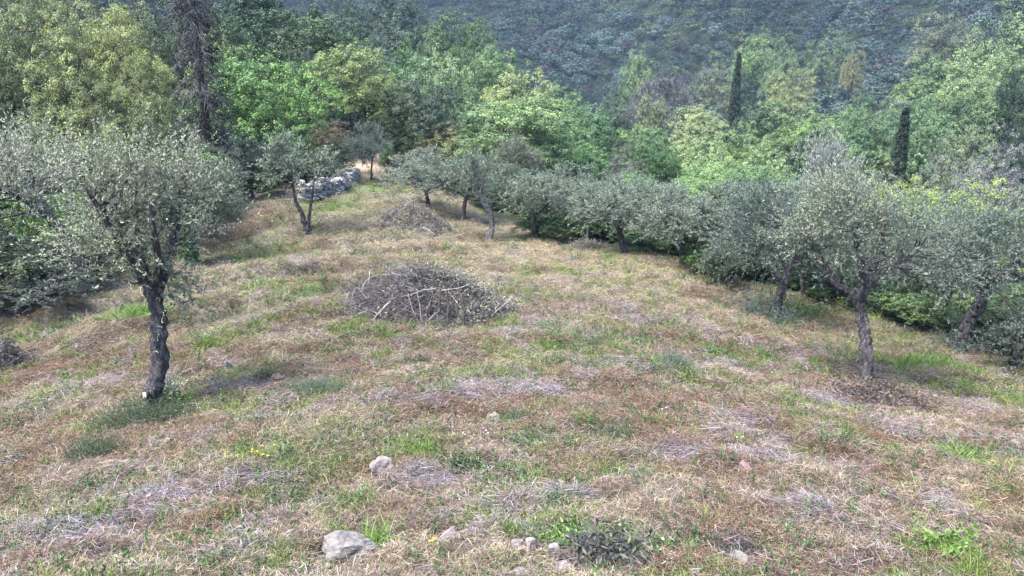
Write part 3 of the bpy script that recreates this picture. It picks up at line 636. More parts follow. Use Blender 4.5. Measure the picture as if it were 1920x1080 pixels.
# tall olive at the right front
b = hit(1623, 735); D = np.linalg.norm(b)
right_olive = special('olive_tree', 'tall slender olive with a forked top and sawn stub at the right front', b,
 [(A_(D, (1624,745), (1623,715), (1625,690), (1624,640), (1619,600), (1610,560)), [.19, .12, .1, .095, .09, .095]),
  (A_(D, (1608,560), (1590,546), (1568,535), (1556,515)), [.085, .075, .065, .055]),
  (A_(D, (1612,565), (1630,530,.2), (1665,500,.4), (1710,480,.5), (1740,440,.6)), [.085, .075, .06, .04, .02]),
  (A_(D, (1612,562), (1618,510,-.2), (1605,450,-.3), (1595,380,-.3)), [.09, .07, .045, .02]),
  (A_(D, (1615,560), (1640,500,.4), (1660,430,.8), (1670,370,.9)), [.07, .055, .04, .02]),
  (A_(D, (1575,538), (1545,495), (1520,450), (1510,410)), [.05, .045, .03, .015])],
 [(at(1640, 468, D + .2), (1.35, 1.4, .8), 3, .25), (at(1585, 410, D), (.6, .8, .5), 1.5, 1.0), (at(1510, 455, D), (.5, .8, .55), 1.1, .85), (at(1730, 480, D + .6), (.7, 1., .7), 1.3, .25), (at(1600, 385, D + .2), (.35, .5, .2), .6, 1.0), (at(1680, 530, D + .6), (.8, .8, .45), .7, .2)],
 104, 9, 28, .8, .062, .0155, (.24, .285, .22), 8, GO, up=.65, dref=15.4)
b2 = MB(); rng = np.random.RandomState(9)
# second from the right: short trunk, shrubby foot
b = hit(1455, 603); D = np.linalg.norm(b)
special('olive_tree', 'short leaning olive with green suckers round its foot left of the tall right one', b,
 [(A_(D, (1452,612), (1453,590), (1458,565), (1468,535), (1478,510)), [.17, .13, .12, .1, .09]), (A_(D, (1470,530), (1440,490,.2), (1410,450,.4)), [.08, .06, .03]), (A_(D, (1476,512), (1500,460,.2), (1520,400,.3)), [.08, .06, .03]), (A_(D, (1474,515), (1470,450), (1460,390)), [.08, .05, .02])],
 [(at(1465, 455, D + .3), (1.35, 1.4, 1.0), 3, .2), (at(1395, 465, D + .5), (.9, 1., .8), 1, .2), (at(1450, 400, D + .5), (.8, .8, .35), 1, .25), (at(1520, 470, D + .3), (.8, .8, .8), 1, .3)],
 105, 9, 22, .78, .08, .021, (.19, .24, .185), 10, GO, dref=20, extra= sprouts([(1432,592,60,.34,.1), (1462,596,22,.22,.1), (1402,604,30,.26,.1)], D))
# leaning olive near the right edge
b = hit(1800, 655); D = np.linalg.norm(b)
special('olive_tree', 'olive leaning right with a dark trunk at the right edge of the clearing', b,
 [(A_(D, (1796,668), (1800,645), (1812,615), (1828,585), (1842,560)), [.18, .135, .125, .12, .11]), (A_(D, (1842,562), (1870,520), (1910,480)), [.09, .07, .03]), (A_(D, (1840,562), (1820,520,.2), (1800,470,.3)), [.09, .06, .03]), (A_(D, (1842,560), (1850,500,-.3), (1860,440,-.4)), [.08, .06, .02])],
 [(at(1860, 505, D), (1.5, 1.5, .85), 3, .2), (at(1810, 480, D + .3), (1., 1., .9), 1, .25), (at(1930, 470, D), (1.1, 1.1, 1.), 1, .2), (at(1850, 445, D + .2), (.9, .9, .3), .8, .3)],
 105, 9, 22, .76, .075, .02, (.19, .24, .185), 11, GO, dref=19, extra= sprouts([(1790,650,20,.22,.2)], D))
# little two stemmed olive before the wall
b = hit(576, 432); D = np.linalg.norm(b)
special('olive_tree', 'small slender olive with a forked thin stem in front of the stone wall', b,
 [(A_(D, (577,440), (574,425), (566,400), (555,380), (550,350)), [.13, .1, .075, .06, .04]), (A_(D, (577,432), (580,405), (585,370), (590,330)), [.07, .06, .05, .03])],
 [(at(560, 325, D), (1.25, 1.2, 1.1), 3, .5), (at(552, 280, D), (.75, .75, .55), 1.2, .6), (at(612, 330, D), (.6, .7, .5), .8, .4), (at(520, 325, D), (.6, .7, .5), .6, .5)],
 60, 7, 15, .6, .12, .038, (.22, .27, .2), 12, None, up=.7)
# bent bare trunk
b = hit(915, 452); D = np.linalg.norm(b)
special('olive_tree', 'olive with a bent pale bare trunk topped by a small grey crown', b,
 [(A_(D, (915,458), (917,446), (924,425), (919,400), (908,380), (896,360)), [.17, .12, .105, .1, .085, .07]), (A_(D, (899,366), (905,345), (890,322)), [.07, .05, .03]), (A_(D, (899,366), (880,340), (865,325)), [.06, .05, .03])],
 [(at(880, 325, D), (1.1, 1., .6), 1, .4)], 34, 7, 14, .6, .12, .038, (.18, .23, .165), 13, bark=M_PALE)
# broken stump
b = hit(1100, 462); D = np.linalg.norm(b)
e = empty('tree_stump', b); tag(e, 'broken pale grey stump with two jagged prongs at the wood edge', 'stump'); mb = MB(); rng = np.random.RandomState(3)
limb_tube(mb, rng, np.array(A_(D, (1100,470), (1099,455), (1101,440), (1103,422))) - b, [.2, .11, .07, .03], 18, 10, .35, True)
obj('trunk', mb.build('stump', [M_DEAD], True), e)
for pts, rr in (((1099,455), (1092,445), (1090,436)), (.06, .04, .02)), (((1098,460), (1080,455), (1070,460)), (.07, .05, .02)), (((1100,460), (1116,455), (1128,460)), (.08, .05, .03)):
    mb = MB(); limb_tube(mb, rng, np.array(A_(D, *pts)) - b, rr, 10, 8, .2, True); obj('prong', mb.build('prong', [M_DEAD], True), e)

# dead conifer
M_DEADC = make_bark('dead conifer wood', (.08, .072, .085), (.19, .175, .2), (.4, .37, .42), 9)
top = at(352, -60, 38); g = float(height(top[0], top[1])); H = top[2] - g; rng = np.random.RandomState(33)
e = empty('dead_conifer', (top[0], top[1], g)); tag(e, 'tall half dead conifer with a tangle of bare pale hanging branches beside the big oak', 'tree')
mb = MB(); limb_tube(mb, rng, [(0, 0, -.3), (0, 0, H * .4), (.1, 0, H * .98)], [.26, .17, .04], 30, 10, .08); obj('trunk', mb.build('trunk', [M_BARK2], True), e)
n = 190; z = (.08 + .86 * rng.rand(n)) * H; a = rng.rand(n) * 6.28; L = (.7 + .9 * rng.rand(n)) * (1.35 - z / H * .8); u = np.linspace(0, 1, 7)[None, :, None]
d = np.stack([np.cos(a), np.sin(a), .1 + a * 0], 1); P = np.stack([0 * z, 0 * z, z], 1)[:, None] + d[:, None] * L[:, None, None] * u - np.array([0, 0, 1.]) * (u ** 2 * (.3 + .8 * rng.rand(n))[:, None, None]) + rng.normal(size=(n, 7, 3)) * .05 * u
mb = MB(); v, q = tubes(P, .024 * (1 - .85 * u[..., 0]) * np.ones((n, 1)), 4); mb.add(v, q)
k = 7; st = P[:, 2:6].reshape(-1, 3); st = np.repeat(st, 3, 0); dd = nrm(np.repeat(np.repeat(d, 4, 0), 3, 0) + rng.normal(size=(len(st), 3)) * .8 - [0, 0, .4]); l2 = .25 + .5 * rng.rand(len(st))
u3 = np.linspace(0, 1, 4)[None, :, None]; P2 = st[:, None] + dd[:, None] * l2[:, None, None] * u3 - np.array([0, 0, .25]) * u3 ** 2; v, q = tubes(P2, np.array([[.011, .009, .007, .003]]) * np.ones((len(st), 1)), 3); mb.add(v, q)
obj('branches', mb.build('dead branches', [M_DEADC], True), e)
n = 240; z = (.1 + .85 * rng.rand(n)) * H; a = rng.rand(n) * 6.28; r = (.5 + .7 * rng.rand(n)) * (1.25 - z / H * .8); tips = np.stack([np.cos(a) * r, np.sin(a) * r, z], 1)
mb = MB(); blob_leaves(rng, mb, tips, nrm(tips * [1, 1, 0]), np.full(n, .2), 60, .45, .12, .3, 1.); c = obj('crown', mb.build('foliage', [M_BROAD]), e); c.color = (.028, .036, .032, 1)

# ------------------------------------------------------------------ the wooded hillside
def gn_scatter(name, pos, rot, scl, idx, tint, sources, label, cat=None, kind='stuff'):
    pos = np.asarray(pos, np.float32); n = len(pos); me = bpy.data.meshes.new(name); me.vertices.add(n); me.vertices.foreach_set('co', pos.ravel())
    for nm, ty, dat, key in (('rot', 'FLOAT_VECTOR', rot, 'vector'), ('scl', 'FLOAT_VECTOR', scl, 'vector'), ('tint', 'FLOAT_VECTOR', tint, 'vector')):
        a_ = me.attributes.new(nm, ty, 'POINT'); a_.data.foreach_set(key, np.asarray(dat, np.float32).ravel())
    a_ = me.attributes.new('idx', 'INT', 'POINT'); a_.data.foreach_set('value', np.asarray(idx, np.int32))
    c = bpy.data.collections.new(name + ' sources')
    for i, s in enumerate(sources): c.objects.link(bpy.data.objects.new('%s source %02d' % (name, i), s))
    o = bpy.data.objects.new(name, me); COL.objects.link(o); tag(o, label, cat, None, kind)
    g = bpy.data.node_groups.new(name, 'GeometryNodeTree'); g.interface.new_socket('Geometry', in_out='INPUT', socket_type='NodeSocketGeometry'); g.interface.new_socket('Geometry', in_out='OUTPUT', socket_type='NodeSocketGeometry')
    gi, go = g.nodes.new('NodeGroupInput'), g.nodes.new('NodeGroupOutput'); ip = g.nodes.new('GeometryNodeInstanceOnPoints'); ci = g.nodes.new('GeometryNodeCollectionInfo')
    ci.inputs['Collection'].default_value = c; ci.inputs['Separate Children'].default_value = True; ci.inputs['Reset Children'].default_value = True
    ip.inputs['Pick Instance'].default_value = True
    def na(nm, ty): x = g.nodes.new('GeometryNodeInputNamedAttribute'); x.data_type = ty; x.inputs['Name'].default_value = nm; return x.outputs['Attribute']
    L = g.links.new; er = g.nodes.new('FunctionNodeEulerToRotation'); L(na('rot', 'FLOAT_VECTOR'), er.inputs[0]); L(er.outputs[0], ip.inputs['Rotation'])
    L(na('scl', 'FLOAT_VECTOR'), ip.inputs['Scale']); L(na('idx', 'INT'), ip.inputs['Instance Index']); L(ci.outputs[0], ip.inputs['Instance']); L(gi.outputs[0], ip.inputs['Points']); L(ip.outputs[0], go.inputs[0])
    md = o.modifiers.new('scatter', 'NODES'); md.node_group = g; return o
def tmesh(me, m_): k = me.copy(); k.materials.clear(); k.materials.append(m_); return k
rng = np.random.RandomState(404)
far_src = []
for s in (91, 92, 93):
    r_ = np.random.RandomState(s); E = [((0, 0, 2.3), (2.2, 2.2, 1.7), 2, .5), ((1, .5, 2.6), (1.4, 1.4, 1.2), 1, .6), ((-1, -.6, 2.2), (1.4, 1.4, 1.3), 1, .4)]
    tips, od, pl = shell(r_, E, 46, -.3, .7); mb = MB(); blob_leaves(r_, mb, tips, od, pl, 40, .75, .26, .5, sub=4); far_src.append(mb.build('far olive', [M_TOLIVE]))
far_obj = [tmesh(m_, M_HILL) for m_ in far_src]
# candidates on a jittered grid over the hillside
gx, gy = np.meshgrid(np.arange(-260, 330, 5.0), np.arange(125, 620, 5.0)); gx = (gx + rng.uniform(-2.2, 2.2, gx.shape)).ravel(); gy = (gy + rng.uniform(-1.7, 1.7, gy.shape)).ravel()
gz = height(gx, gy); P = np.stack([gx, gy, gz], 1)
vis = (np.abs(gx / gy) < .8) & (rng.rand(len(gx)) < .93) & ~((gx > 55) & (gy < 190)) & ~((gx < -15) & (gy < 150))
P = P[vis]; dist = np.linalg.norm(P, axis=1); sc = (.7 + 1.25 * rng.rand(len(P)) ** 1.8) * (1 + .25 * (fbm(n2, P[:, 0] * .03, P[:, 1] * .03, 2) - .5))
def hill_tint(P):  # bluish leaf tints carry the haze of distance in the colour
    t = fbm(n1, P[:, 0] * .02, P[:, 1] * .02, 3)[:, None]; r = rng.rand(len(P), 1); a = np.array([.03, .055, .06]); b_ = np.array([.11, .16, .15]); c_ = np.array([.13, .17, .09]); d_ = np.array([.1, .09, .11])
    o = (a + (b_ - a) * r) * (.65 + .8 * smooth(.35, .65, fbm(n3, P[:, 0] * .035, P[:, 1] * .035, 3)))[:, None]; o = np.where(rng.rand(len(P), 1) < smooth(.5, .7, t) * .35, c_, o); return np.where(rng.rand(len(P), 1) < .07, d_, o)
tn = hill_tint(P); order = np.argsort(dist); near, rest = order[:260], order[260:]
for i, k in enumerate(near):
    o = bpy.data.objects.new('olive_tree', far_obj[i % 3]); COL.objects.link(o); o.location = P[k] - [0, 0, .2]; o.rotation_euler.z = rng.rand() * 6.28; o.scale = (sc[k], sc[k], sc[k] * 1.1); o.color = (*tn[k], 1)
    tag(o, 'small round grey green olive on the blue shaded hillside across the valley', 'tree', 'olives on the lower far hillside')
k = rest; z3 = np.zeros((len(k), 3)); z3[:, 2] = rng.rand(len(k)) * 6.28
gn_scatter('hillside_woods', P[k], z3, sc[k][:, None] * [1, 1, 1.1], rng.randint(0, 3, len(k)), tn[k], far_src, 'haze tinted bluish grey olive woods covering the upper far hillside as one mass')
# thicket filling the valley between the trees
n = 5200; y = 16 + 165 * rng.rand(n) ** .8; x = y * rng.uniform(-.85, .9, n); ok = (clearing(x, y) < .02) & (clearing(x, y - 1.2) < .3) & (np.hypot(x - PATH[0], (y - PATH[1]) * .35) > 3.2); x, y = x[ok], y[ok]; n = len(x)
P = np.stack([x, y, height(x, y) - .15], 1); s = (.35 + .75 * rng.rand(n)) * np.interp(y, [16, 30, 60, 100, 160], [.55, .8, 1.25, 2.0, 2.6]); rt = np.zeros((n, 3)); rt[:, 2] = rng.rand(n) * 6.28
pal = np.array([(.11, .18, .07), (.06, .1, .05), (.17, .26, .1), (.15, .19, .13), (.2, .28, .13), (.04, .065, .035)]); tn = pal[rng.choice(6, n, p=[.28, .25, .14, .15, .08, .1])] * (.8 + .4 * rng.rand(n, 1))
srcs = [tmesh(p_[1], M_TBROAD) for p_ in PROTO['bush']]
gn_scatter('undergrowth', P, rt, s[:, None] * [1.1, 1.1, 1.], rng.randint(0, 3, n), tn, srcs, 'dense green scrub filling the valley between the trees')

# ------------------------------------------------------------------ dry stone wall
m, t, out = mat('wall stone'); oi = attr(t, 'v'); nn = nd(t, 'ShaderNodeTexNoise'); nn.inputs['Scale'].default_value = 6; nn.inputs['Detail'].default_value = 6
c = ramp(t, oi.outputs['Fac'], [(0, (.2, .195, .21)), (.5, (.32, .31, .33)), (1, (.33, .32, .33))]); c = mixc(t, 1, c, ramp(t, nn.outputs[0], [(.3, (.55, .55, .55)), (.7, (1.25, 1.22, 1.2))]), 'MULTIPLY')
p = nd(t, 'ShaderNodeBsdfPrincipled'); p.inputs['Roughness'].default_value = .95; t.links.new(c, p.inputs['Base Color']); t.links.new(p.outputs[0], out.inputs[0]); M_STONE = m
_ico = {}
def stone_verts(rng, k=0):
    if k not in _ico:
        import bmesh
        bm = bmesh.new(); bmesh.ops.create_cube(bm, size=1); bmesh.ops.subdivide_edges(bm, edges=bm.edges[:], cuts=13 if k else 3, use_grid_fill=True); bm.verts.ensure_lookup_table()
        _ico[k] = (np.array([v.co[:] for v in bm.verts]), np.array([[v.index for v in f.verts] for f in bm.faces])); bm.free()
    v, f = _ico[k]; r = np.linalg.norm(v, axis=1, keepdims=True); s = v / r * .5; v = v * (1 - .5) + s * .62
    d = nrm(v); b_ = sum(.06 * np.sin(d @ (rng.normal(size=3) * 3.2) + rng.rand() * 6)[:, None] for _ in range(5)); v = v * (1 + b_)
    for _ in range(3):
        nrm_ = nrm(rng.normal(size=3)); c_ = .34 + .1 * rng.rand(); e = v @ nrm_ - c_ * .8; v = v - np.maximum(e, 0)[:, None] * nrm_ * .85
    if k:
        for fr_, am_ in ((5, .022), (9, .010), (19, .005), (35, .003)):
            for _ in range(3): v = v + nrm(v) * (am_ * np.sin(nrm(v) @ (nrm(rng.normal(size=3)) * fr_) + rng.rand() * 6) * np.sin(v @ (nrm(rng.normal(size=3)) * fr_ * 2.1)))[:, None]
    return v, f
wp = [hit(560, 375), hit(600, 373), hit(640, 359), hit(668, 344)]; rng = np.random.RandomState(55)
wl = resample(np.array(wp), 40); wl[:, 2] = height(wl[:, 0], wl[:, 1]); seg = np.linalg.norm(np.diff(wl, axis=0), axis=1).cumsum(); Lw = seg[-1]; mb = MB()
e = empty('stone_wall', wl[0]); tag(e, 'grey dry stone wall stepping down behind the small slender olive', 'wall')
sx = 0.; row = 0
while row < 6:
    sx = rng.rand() * .2
    while sx < Lw:
        wdt = .2 + .28 * rng.rand(); i = min(len(wl) - 2, int(np.searchsorted(seg, min(sx + wdt / 2, Lw)))); T_ = nrm(wl[i + 1] - wl[i]) * [1, 1, 0]; S_ = np.array([-T_[1], T_[0], 0])
        fr = (sx + wdt / 2 - (seg[i - 1] if i else 0)) / max(1e-3, seg[i] - (seg[i - 1] if i else 0)); c0 = wl[i] + (wl[i + 1] - wl[i]) * fr
        topcut = row >= 5 and rng.rand() < .35
        if not topcut:
            v, f = stone_verts(rng); v = v * [wdt * 1.08, .5 + .1 * rng.rand(), .19]; v = v[:, :1] * T_ + v[:, 1:2] * S_ + v[:, 2:] * [0, 0, 1.]; mb.add(v + c0 + S_ * rng.normal() * .03 + [0, 0, .05 + .16 * row] - wl[0], f, v=rng.rand())
        sx += wdt
    row += 1
obj('masonry', mb.build('masonry', [M_STONE]), e)

# ------------------------------------------------------------------ loose stones
m, t, out = mat('limestone'); oi = nd(t, 'ShaderNodeObjectInfo'); tc = nd(t, 'ShaderNodeTexCoord'); nn = nd(t, 'ShaderNodeTexNoise'); nn.inputs['Scale'].default_value = 9; nn.inputs['Detail'].default_value = 9; nn.inputs['Roughness'].default_value = .7; t.links.new(tc.outputs['Object'], nn.inputs[0])
c = mixc(t, 1, oi.outputs['Color'], ramp(t, nn.outputs[0], [(.36, (.2, .2, .23)), (.48, (.5, .49, .5)), (.62, (.78, .76, .73))]), 'MULTIPLY')
p = nd(t, 'ShaderNodeBsdfPrincipled'); p.inputs['Roughness'].default_value = .95; t.links.new(c, p.inputs['Base Color']); bp = nd(t, 'ShaderNodeBump'); bp.inputs['Strength'].default_value = .7; bp.inputs['Distance'].default_value = .02; t.links.new(nn.outputs[0], bp.inputs['Height']); t.links.new(bp.outputs[0], p.inputs['Normal']); t.links.new(p.outputs[0], out.inputs[0]); M_LIME = m
def stone(px, py, wpx, hpx, tint, label, seed, squash=.8):
    r_ = np.random.RandomState(seed); tint = tuple(q * .66 for q in tint); b_ = hit(px, py + hpx * .35); d = np.linalg.norm(b_); wd_ = wpx * d / F * .88; hh = hpx * d / F * 1.15; v, f = stone_verts(r_, 1); v = v * [wd_, wd_ * squash, hh]
    me = mesh('stone', v, f, None, [M_LIME], False); sb = obj('stone', me, None, b_ + [0, 0, hh * .36]); STONES.append((b_[0], b_[1], wd_ * .95)); sb.color = (*tint, 1); sb.rotation_euler = (r_.normal() * .15, r_.normal() * .15, r_.rand() * .6)
    tag(sb, label, 'stone', 'stones lying in the grass'); return sb
STONES = []
PK = (.62, .53, .5)
stone(660, 1030, 92, 60, (.5, .47, .46), 'biggest stone, rounded and grey with a pale top, at the bottom of the frame', 1)
stone(717, 880, 42, 30, (.68, .58, .56), 'pale pink flat angular stone left of centre', 2)
stone(925, 787, 26, 20, (.66, .58, .48), 'small cream stone in the middle of the clearing', 3)
stone(1398, 880, 22, 24, (.6, .42, .38), 'small upright reddish stone right of centre', 4)
stone(972, 1028, 26, 28, PK, 'left one of two pinkish stones side by side at the bottom centre', 5)
stone(995, 1026, 30, 26, PK, 'right one of two pinkish stones side by side at the bottom centre', 6)
stone(1036, 1034, 22, 20, (.6, .56, .54), 'small round grey stone right of the pinkish pair', 7)
stone(1058, 1070, 34, 26, (.58, .52, .5), 'stone cut by the bottom edge beside the twig mat', 8)
stone(1387, 1050, 36, 24, (.5, .5, .45), 'greenish grey stone beside a dark weed at the bottom right', 9)
stone(975, 1074, 30, 18, (.6, .53, .48), 'tan stone cut by the bottom edge below the pinkish pair', 10)
stone(843, 1008, 36, 18, (.48, .42, .42), 'low dull stone right of the biggest one', 11)
stone(428, 684, 12, 12, (.7, .68, .66), 'tiny white stone in the grass right of the left olive trunk', 12)
stone(797, 940, 26, 12, (.5, .46, .48), 'half sunk grey stone below the pale pink flat one', 13)
stone(520, 708, 20, 10, (.55, .42, .36), 'reddish stone right of the left olive trunk', 14)
stone(1622, 722, 34, 24, (.6, .58, .62), 'whitish stone leaning against the foot of the tall right olive', 15)

# ------------------------------------------------------------------ heaps of cut branches
def brush(name, label, px, py, wpx, hpx, seed, nb, ntw, nleaf, leafcol, mats=(None, None), depth=.8, pale=0.):
    rng = np.random.RandomState(seed); c0 = hit(px, py + hpx * .12); d = np.linalg.norm(c0); W_ = wpx * d / F / 2; H_ = hpx * d / F * .95; Dp = W_ * depth
    e = empty(name, c0); tag(e, label, 'brush pile')
    def dome(n, lo=.2):
        a = rng.rand(n) * 6.28; r = rng.rand(n) ** .6 * (1 + .22 * np.sin(a * 5 + seed) * rng.rand(n)); x = np.cos(a) * r * W_; y = np.sin(a) * r * Dp; z = H_ * np.clip(1 - r ** 1.7, .04, 1) * (lo + (1 - lo) * rng.rand(n) ** .45) * (1 + .2 * np.sin(a * 3 + seed) + .14 * np.sin(a * 7 + seed * 2)); return np.stack([x, y, z], 1), a
    def sticks(n, L, r0, K, sides, v0, lift=.25, bend=.12, radial=.6):
        p, a = dome(n); tang = np.stack([np.cos(a), np.sin(a), a * 0], 1); rd = rng.normal(size=(n, 3)) * [1, 1, .35]; dd = nrm(tang * radial * rng.choice([-1, 1], (n, 1)) * 1.6 + rd); sl = (dd[:, :2] * p[:, :2] / [W_, Dp]).sum(1); dd[:, 2] -= sl * .45; dd = nrm(dd)
        l = L * (.4 + .9 * rng.rand(n)); u = np.linspace(-.5, .5, K)[None, :, None]; g = rng.normal(size=(n, 3)) * bend
        P = p[:, None] + dd[:, None] * l[:, None, None] * u + g[:, None] * (np.cos(u * pi) * l[:, None, None]) + rng.normal(size=(n, K, 3)) * l[:, None, None] * .012
        wx = P[..., 0] + c0[0]; wy = P[..., 1] + c0[1]; gz_ = height(wx, wy) - c0[2]; P[..., 2] = np.maximum(P[..., 2] + (height(p[:, 0] + c0[0], p[:, 1] + c0[1]) - c0[2])[:, None] * .7, gz_ + .01)
        R = r0 * (.5 + rng.rand(n))[:, None] * (1 - .75 * (u[..., 0] + .5)); return tubes(P, R, sides) + (np.repeat(np.clip(rng.rand(n) ** 1.5 * .8 + v0, 0, 1), K * sides),)
    mb = MB(); v, q, a = sticks(nb, W_ * .65, .009, 7, 5, .12); mb.add(v, q, v=a); obj('branches', mb.build('branches', [M_STICK], True), e)
    mb = MB(); v, q, a = sticks(ntw, W_ * .38, .0045, 5, 3, pale, bend=.16, radial=.3); mb.add(v, q, v=a); v, q, a = sticks(ntw * 2, W_ * .2, .0035, 4, 3, pale, bend=.2, radial=.2); mb.add(v, q, v=a); obj('twigs', mb.build('twigs', [M_STICK]), e)
    mb = MB(); p, a = dome(nleaf // 12); p = np.repeat(p, 12, 0) + rng.normal(size=(nleaf // 12 * 12, 3)) * .09; p[:, 2] = np.maximum(p[:, 2], .02 + height(p[:, 0] + c0[0], p[:, 1] + c0[1]) - c0[2]); n = len(p)
    v, q = leaves(p, rng.normal(size=(n, 3)) * [1, 1, .6], rnd(rng, n), .07 + .03 * rng.rand(n), .018 + .01 * rng.rand(n)); mb.add(v, q, v=np.repeat(rng.rand(n), 4), c=np.repeat(rng.rand(n), 4))
    o = obj('dead_leaves', mb.build('dead leaves', [M_BROAD]), e); o.color = (*leafcol, 1); return e, c0, W_, H_, d
m, t, out = mat('cut sticks'); c = ramp(t, attr(t, 'v').outputs['Fac'], [(0, (.04, .033, .04)), (.5, (.13, .11, .12)), (.82, (.27, .245, .25)), (1, (.5, .46, .44))]); p = nd(t, 'ShaderNodeBsdfPrincipled'); p.inputs['Roughness'].default_value = .85; t.links.new(c, p.inputs['Base Color']); t.links.new(p.outputs[0], out.inputs[0]); M_STICK = m
brush('brush_pile', 'large low heap of cut grey branches and twigs in the middle of the clearing', 795, 572, 300, 72, 1, 420, 6200, 42000, (.24, .24, .21))
brush('brush_pile', 'smaller peaked heap of tan leafy cuttings at the far end of the clearing', 775, 432, 150, 48, 2, 160, 2600, 34000, (.3, .285, .24), pale=.15)
brush('brush_pile', 'dark tangle of cut twigs cut off by the left edge of the frame', 8, 690, 90, 44, 3, 90, 500, 3000, (.1, .09, .1))
brush('brush_pile', 'flat mat of dark twigs on the grass at the bottom right of centre', 1130, 1062, 110, 24, 4, 60, 900, 2500, (.1, .1, .1), depth=.5)
brush('brush_pile', 'dark ring of cuttings round the foot of the tall right olive', 1640, 752, 170, 20, 5, 40, 700, 6000, (.13, .1, .09), depth=.8)
brush('brush_pile', 'thin scatter of grey twigs at the wood edge by the broken stump', 1105, 466, 90, 16, 6, 40, 300, 2500, (.2, .19, .17), depth=.8)
# single branches one can point at
def branch(pts, D, rads, label, seed, forks=(), m_=None):
    rng = np.random.RandomState(seed); P = np.array(A_(D, *pts)); b_ = P[0]; mb = MB(); limb_tube(mb, rng, P - b_, rads, 14, 8, .1, True)
    for f in forks: limb_tube(mb, rng, np.array(A_(D, *f)) - b_, [rads[0] * .5, rads[0] * .35, .006], 8, 6, .1)
    o = obj('branch', mb.build('branch', [m_ or M_DEAD], True), None, b_); tag(o, label, 'branch', 'bleached branches on the heaps')
Dp = np.linalg.norm(hit(795, 578)) - 1.0
branch([(828,545), (860,541), (885,532)], Dp, [.02, .018, .01], 'straight pale stick lying across the top of the large heap', 1)
branch([(708,590), (725,572), (733,566)], Dp - .5, [.018, .016, .01], 'short curved pale stick on the left flank of the large heap', 2, [((720,576), (728,584), (722,592))])
branch([(640,606), (665,592), (700,578)], Dp - .2, [.016, .013, .008], 'thin pale twig trailing out of the left end of the large heap', 3)
branch([(790,600), (787,570), (782,548)], Dp - .7, [.016, .012, .008], 'thin upright stick on the front of the large heap', 4)
for i, (x_, y_) in enumerate([(803, 575), (822, 560), (838, 575), (868, 580)]):
    branch([(x_, y_ + 24), (x_ + 3, y_), (x_ + 9 - 5 * i, y_ - 26)], Dp - .4 - .03 * i, [.034, .028, .012], ['leftmost', 'second', 'third', 'rightmost'][i] + ' of four stout sawn limbs stacked upright in the large heap', 10 + i, m_=M_BARK2)
Dp = np.linalg.norm(hit(800, 440)) - .6
branch([(792,428), (803,432), (816,442)], Dp, [.07, .06, .035], 'stout whitish log end sticking out of the smaller heap', 20)
# ------------------------------------------------------------------ what lies and grows on the clearing
rng = np.random.RandomState(777)
def blades_lying(seed, n=130, r=.2, h=.045, lo=.04, hi=.13, w=(.0018, .004), mat_=None):
    g = np.random.RandomState(seed); a = g.rand(n) * 6.28; q = np.sqrt(g.rand(n)) * r; st = np.stack([np.cos(a) * q, np.sin(a) * q, g.rand(n) ** 1.3 * h], 1); th = g.rand(n) * 6.28; L = lo + (hi - lo) * g.rand(n)
    d = np.stack([np.cos(th), np.sin(th), g.normal(size=n) * .28], 1); u = np.array([-.5, -.1, .25, .5]); b = g.normal(size=(n, 3)) * [.25, .25, .1]
    P = st[:, None] + d[:, None] * (L[:, None] * u)[..., None] - b[:, None] * (L[:, None] * (u ** 2))[..., None]; P[..., 2] = np.maximum(P[..., 2], .002)
    return strip(P, g.uniform(*w, n), g, mat_)
def strip(P, W_, g, mat_, up=False, v=None):
    n, K, _ = P.shape; T = nrm(np.gradient(P, axis=1)); S = nrm(np.cross(T, g.normal(size=(n, 1, 3)) if up else np.array([0, 0, 1.]) + g.normal(size=(n, 1, 3)) * .4)); w_ = W_[:, None, None] * np.array([1, 1, .8, .15] if K == 4 else np.linspace(1, .15, K))[None, :, None] * .5
    V = np.stack([P - S * w_, P + S * w_], 2).reshape(-1, 3); i = np.arange(n)[:, None] * K * 2; k = np.arange(K - 1)[None] * 2; b = i + k
    Q = np.stack([b, b + 1, b + 3, b + 2], -1).reshape(-1, 4); v = g.rand(n) if v is None else v
    return mesh('blades', V, Q, {'v': np.repeat(v, K * 2), 'c': np.full(n * K * 2, .5)}, [mat_])
def blades_up(seed, n=40, r=.08, lo=.06, hi=.16, w=(.003, .006), lean=.5, mat_=None):
    g = np.random.RandomState(seed); a = g.rand(n) * 6.28; q = np.sqrt(g.rand(n)) * r; st = np.stack([np.cos(a) * q, np.sin(a) * q, 0 * a - .01], 1); L = lo + (hi - lo) * g.rand(n); th = g.rand(n) * 6.28; ln = np.abs(g.normal(size=n)) * lean
    d = nrm(np.stack([np.cos(th) * ln, np.sin(th) * ln, 0 * a + 1], 1)); u = np.array([0, .35, .7, 1]); o = np.stack([np.cos(th), np.sin(th), 0 * th - .6], 1)
    P = st[:, None] + d[:, None] * (L[:, None] * u)[..., None] + o[:, None] * (L[:, None] * .35 * u ** 2)[..., None]
    return strip(P, g.uniform(*w, n), g, mat_, True)
def weedy(seed, n=10, M=12, h=.14, leaf=.03, mat_=None):
    g = np.random.RandomState(seed); mb = MB(); tips = np.stack([g.normal(size=n) * .05, g.normal(size=n) * .05, 0 * g.rand(n)], 1); d = nrm(g.normal(size=(n, 3)) * .6 + [0, 0, .8]); t_ = g.rand(n, M)
    pos = tips[:, None] + d[:, None] * (h * t_)[..., None]; ld = nrm(rnd(g, n * M) + [0, 0, .3]); v, q = leaves(pos.reshape(-1, 3) + ld * leaf * .4, ld, rnd(g, n * M), leaf * (.6 + .8 * g.rand(n * M)), leaf * .45); mb.add(v, q, v=np.repeat(g.rand(n * M), 4), c=.5); return mb.build('weed', [mat_])
